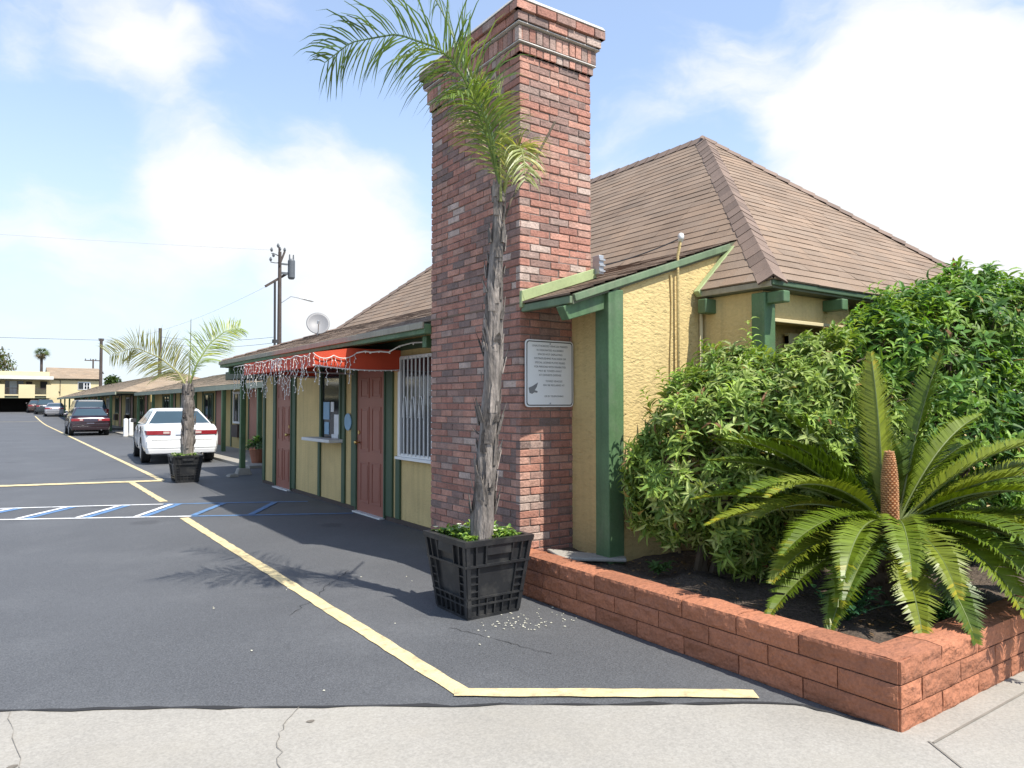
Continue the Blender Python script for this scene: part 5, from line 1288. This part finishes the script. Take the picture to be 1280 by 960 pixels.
mb.build('roof', [M['wing_roof'], M['soffit']], hs)
mb = MB(); mb.box(7.45, 8.8, 103.93, 103.99, 3.3, 4.25); hw_ = mb.build('window', M['white'], hs); 
mb = MB(); mb.box(7.5, 8.05, 103.90, 103.929, 3.38, 4.17); 
for a in range(2):
    for b_ in range(2): mb.box(8.16 + a * .3, 8.38 + a * .3, 103.90, 103.929, 3.4 + b_ * .4, 3.72 + b_ * .4)
mb.build('pane', M['glass'], hw_)
for p, q in (((4.6, 3.9), (5.6, 2.9)), ((5.6, 2.6), (5.6, 4.5)), ((4.5, 4.45), (9.9, 4.45))):
    mb = MB(); mb.bar((p[0], 103.97, p[1]), (q[0], 103.97, q[1]), .06, .1, upv=(0, 1, 0)); mb.build('timber', M['brown_base'], hs)

# ------------------------------------------------------------------ poles, wires
pl = thing('utility_pole', (13.9, 45, 0), 'tall wooden utility pole with grey transformer and street lamp behind the office roof', 'utility pole', 'utility poles')
mb = MB(); mb.tube([(13.95, 45, 0), (13.93, 45, 6), (13.92, 45, 11.0)], [.15, .13, .10], 10); mb.build('pole', M['wood_pole'], pl)
mb = MB(); mb.tube([(13.60, 44.9, 0), (13.62, 44.9, 5.6), (13.60, 44.9, 9.1)], .07, 8); mb.box(13.50, 13.95, 44.9, 45.05, 5.3, 5.5); mb.build('riser_pipe', M['cable'], pl)
mb = MB(); mb.bar((13.05, 45, 8.75), (14.5, 45.2, 9.75), .12, .14); mb.build('crossarm', M['wood_pole'], pl)
mb = MB(); mb.bar((13.9, 44.9, 10.1), (13.78, 44.7, 11.2), .08, .12); mb.bar((13.95, 45, 10.3), (14.25, 45.1, 11.05), .08, .1); mb.build('bracket', M['wood_pole'], pl)
mb = MB()
for p in ((13.35, 44.8, 10.9), (13.3, 44.8, 10.3), (13.5, 44.9, 10.6), (13.92, 45, 11.05), (13.75, 44.8, 11.2), (14.25, 45.1, 11.05)): mb.tube([p, Vector(p) + Vector((.0, 0, .12)), Vector(p) + Vector((0, 0, .25))], [.05, .09, .04], 8)
mb.tube([(13.9, 45, 10.7), (13.6, 44.9, 10.8), (13.35, 44.8, 10.8)], .03, 5); mb.tube([(13.9, 45, 10.3), (13.6, 44.9, 10.25), (13.3, 44.8, 10.25)], .03, 5)
mb.build('insulator', M['transformer'], pl)
mb = MB(); mb.tube([(14.65, 45, 9.35), (14.65, 45, 9.45), (14.65, 45, 10.5), (14.65, 45, 10.62)], [.16, .22, .22, .15], 16)
for a in (-.12, .12): mb.tube([(14.65 + a, 45, 10.6), (14.65 + a, 45, 10.9)], [.05, .035], 6)
mb.box(13.95, 14.4, 44.95, 45.05, 9.6, 9.75); mb.box(13.95, 14.4, 44.95, 45.05, 10.2, 10.3); mb.build('transformer', M['transformer'], pl)
mb = MB(); mb.tube([(13.95, 45, 7.75), (14.6, 44.9, 8.25), (15.3, 44.8, 8.15)], .03, 6); la = mb.build('lamp_arm', M['steel'], pl)
mb = MB(); mb.tube([(15.1, 44.8, 8.18), (15.4, 44.8, 8.16), (15.9, 44.75, 8.08), (16.0, 44.74, 8.05)], [.04, .08, .10, .04], 8); mb.build('lamp_head', M['white_dull'], la)
def small_pole(x, y, top, label, arms=(), r=.13):
    t = thing('utility_pole', (x, y, 0), label, 'utility pole', 'utility poles')
    mb = MB(); mb.tube([(x, y, 0), (x, y, top)], [r * 1.15, r], 8); mb.build('pole', M['wood_pole'], t)
    for z, w_ in arms:
        mb = MB(); mb.box(x - w_, x + w_, y - .06, y + .06, z, z + .12)
        mb.build('crossarm', M['wood_pole'], t)
        mb = MB()
        for s in (-.9, -.3, .3, .9): mb.tube([(x + s * w_, y, z + .12), (x + s * w_, y, z + .3)], [.05, .07], 6)
        mb.build('insulator', M['transformer'], t)
small_pole(9.05, 95, 9.0, 'plain dark utility pole rising beside the brown roofed house', [(8.75, .25)], .16)
small_pole(9.60, 60, 7.25, 'short plain dark pole behind the far wing roof, between the young palm fronds', [], .12)
small_pole(9.75, 112, 7.55, 'farthest utility pole, with a crossarm, just left of the plain dark pole', [(7.3, 1.0), (5.6, 1.3)], .10)
t = thing('antenna_mast', (8.8, 45, 2.9), 'thin metal antenna mast rising from the near wing roof behind the young palm', 'antenna'); mb = MB(); mb.tube([(8.8, 45, 2.6), (8.8, 45, 6.4)], [.03, .012], 6); mb.build('mast', M['steel'], t)
def wire_obj(pts_list, label, r=.012):
    mb = MB()
    for p, q, s in pts_list: mb.tube(swag(p, q, s, 16), r, 5)
    o = mb.build('power_line', M['cable']); tag(o, label, 'power line', 'overhead power lines')
wire_obj([((13.60, 44.9, 5.65), (9.62, 60, 6.6), .25)], 'upper of the two low wires leaving the transformer pole leftwards')
wire_obj([((13.60, 44.9, 5.3), (9.62, 60, 6.15), .3)], 'lower of the two low wires leaving the transformer pole leftwards')
wire_obj([((13.1, 45, 8.75), (9.0, 95, 8.9), .9)], 'long sagging wire from the transformer crossarm to the far plain pole', .006)
wire_obj([((9.05, 95, 8.85), (-60, 97, 8.7), .3)], 'straight wire crossing the sky left of the far plain pole', .022)
wire_obj([((13.35, 44.8, 11.0), (-40, 70, 14.5), .7)], 'faint high wire running left from the top of the transformer pole', .0035)

# ------------------------------------------------------------------ far trees
fp = thing('palm_tree', (4.9, 140, 0), 'distant slim palm with a shaggy round crown above the cream apartment block', 'palm')
mb = MB(); mb.tube([(4.95, 140, 0), (4.92, 140, 5), (4.9, 140, 9.2)], [.28, .22, .2], 8); mb.build('trunk', M['wood_pole'], fp)
mb = MB()
for k in range(120):
    a = random.uniform(0, 6.28); e = random.uniform(-1.35, 1.3); d = Vector((math.cos(a) * math.cos(e), math.sin(a) * math.cos(e), math.sin(e))); L_ = random.uniform(.8, 1.25) * (1.0 if e > -.3 else .85)
    c0_ = Vector((4.9, 140, 9.75)); s = d.orthogonal().normalized(); q = random.uniform(.7, 1.3)
    col = (.10 * q, .14 * q, .045 * q) if e > -.2 else (.15 * q, .12 * q, .06 * q)
    p1 = c0_ + d * L_ * .55
    for j in range(7):
        an = (j - 3) * .22; dd = (d * math.cos(an) + s * math.sin(an)).normalized(); mb.poly([p1 - s * .03, p1 + s * .03, p1 + dd * L_ * .7 - Vector((0, 0, .15))], 0, col)
    mb.poly([c0_ - s * .02, c0_ + s * .02, p1 + s * .02, p1 - s * .02], 0, col)
mb.build('crown', M['palm_leaf'], fp)
def far_tree(x, y, z, r, h, n, label, cols):
    t = thing('tree', (x, y, 0), label, 'tree'); mb = MB(); mb.tube([(x, y, 0), (x + .1, y, z * .6), (x, y, z)], [.3, .25, .1], 7)
    for k in range(5): d = rdir(); d.z = abs(d.z); mb.tube([(x, y, z * .7), Vector((x, y, z)) + Vector((d.x * r * .7, d.y * r * .7, d.z * h * .7))], [.12, .04], 5)
    mb.build('trunk', M['wood_pole'], t); mb = MB()
    for k in range(n):
        d = rdir(); rr = (.55 + .5 * random.random()) * (1 + .3 * noise.noise(d * 2.3 + Vector((x, 0, 0)))); p = Vector((x, y, z)) + Vector((d.x * r, d.y * r, d.z * h)) * rr
        q = random.uniform(.6, 1.35); c = random.choice(cols); leaf(mb, p, rdir(), Vector((0, 0, 1)), .38, .22, tuple(v * q for v in c), .3)
    mb.build('crown', M['leaf'], t)
far_tree(-1.6, 125, 7.4, 2.7, 2.3, 1500, 'broad olive and rust tree behind the left end of the apartment roof', [(.09, .13, .03), (.13, .15, .04), (.16, .11, .05)])
far_tree(9.95, 92, 3.7, .9, 1.0, 500, 'small dark green tree showing over the far wing roof', [(.05, .09, .03), (.07, .11, .03)])
far_tree(-14, 128, 6.5, 3.5, 2.5, 1200, 'wide green tree behind the apartment block, out to the left', [(.08, .13, .03), (.06, .10, .03)])
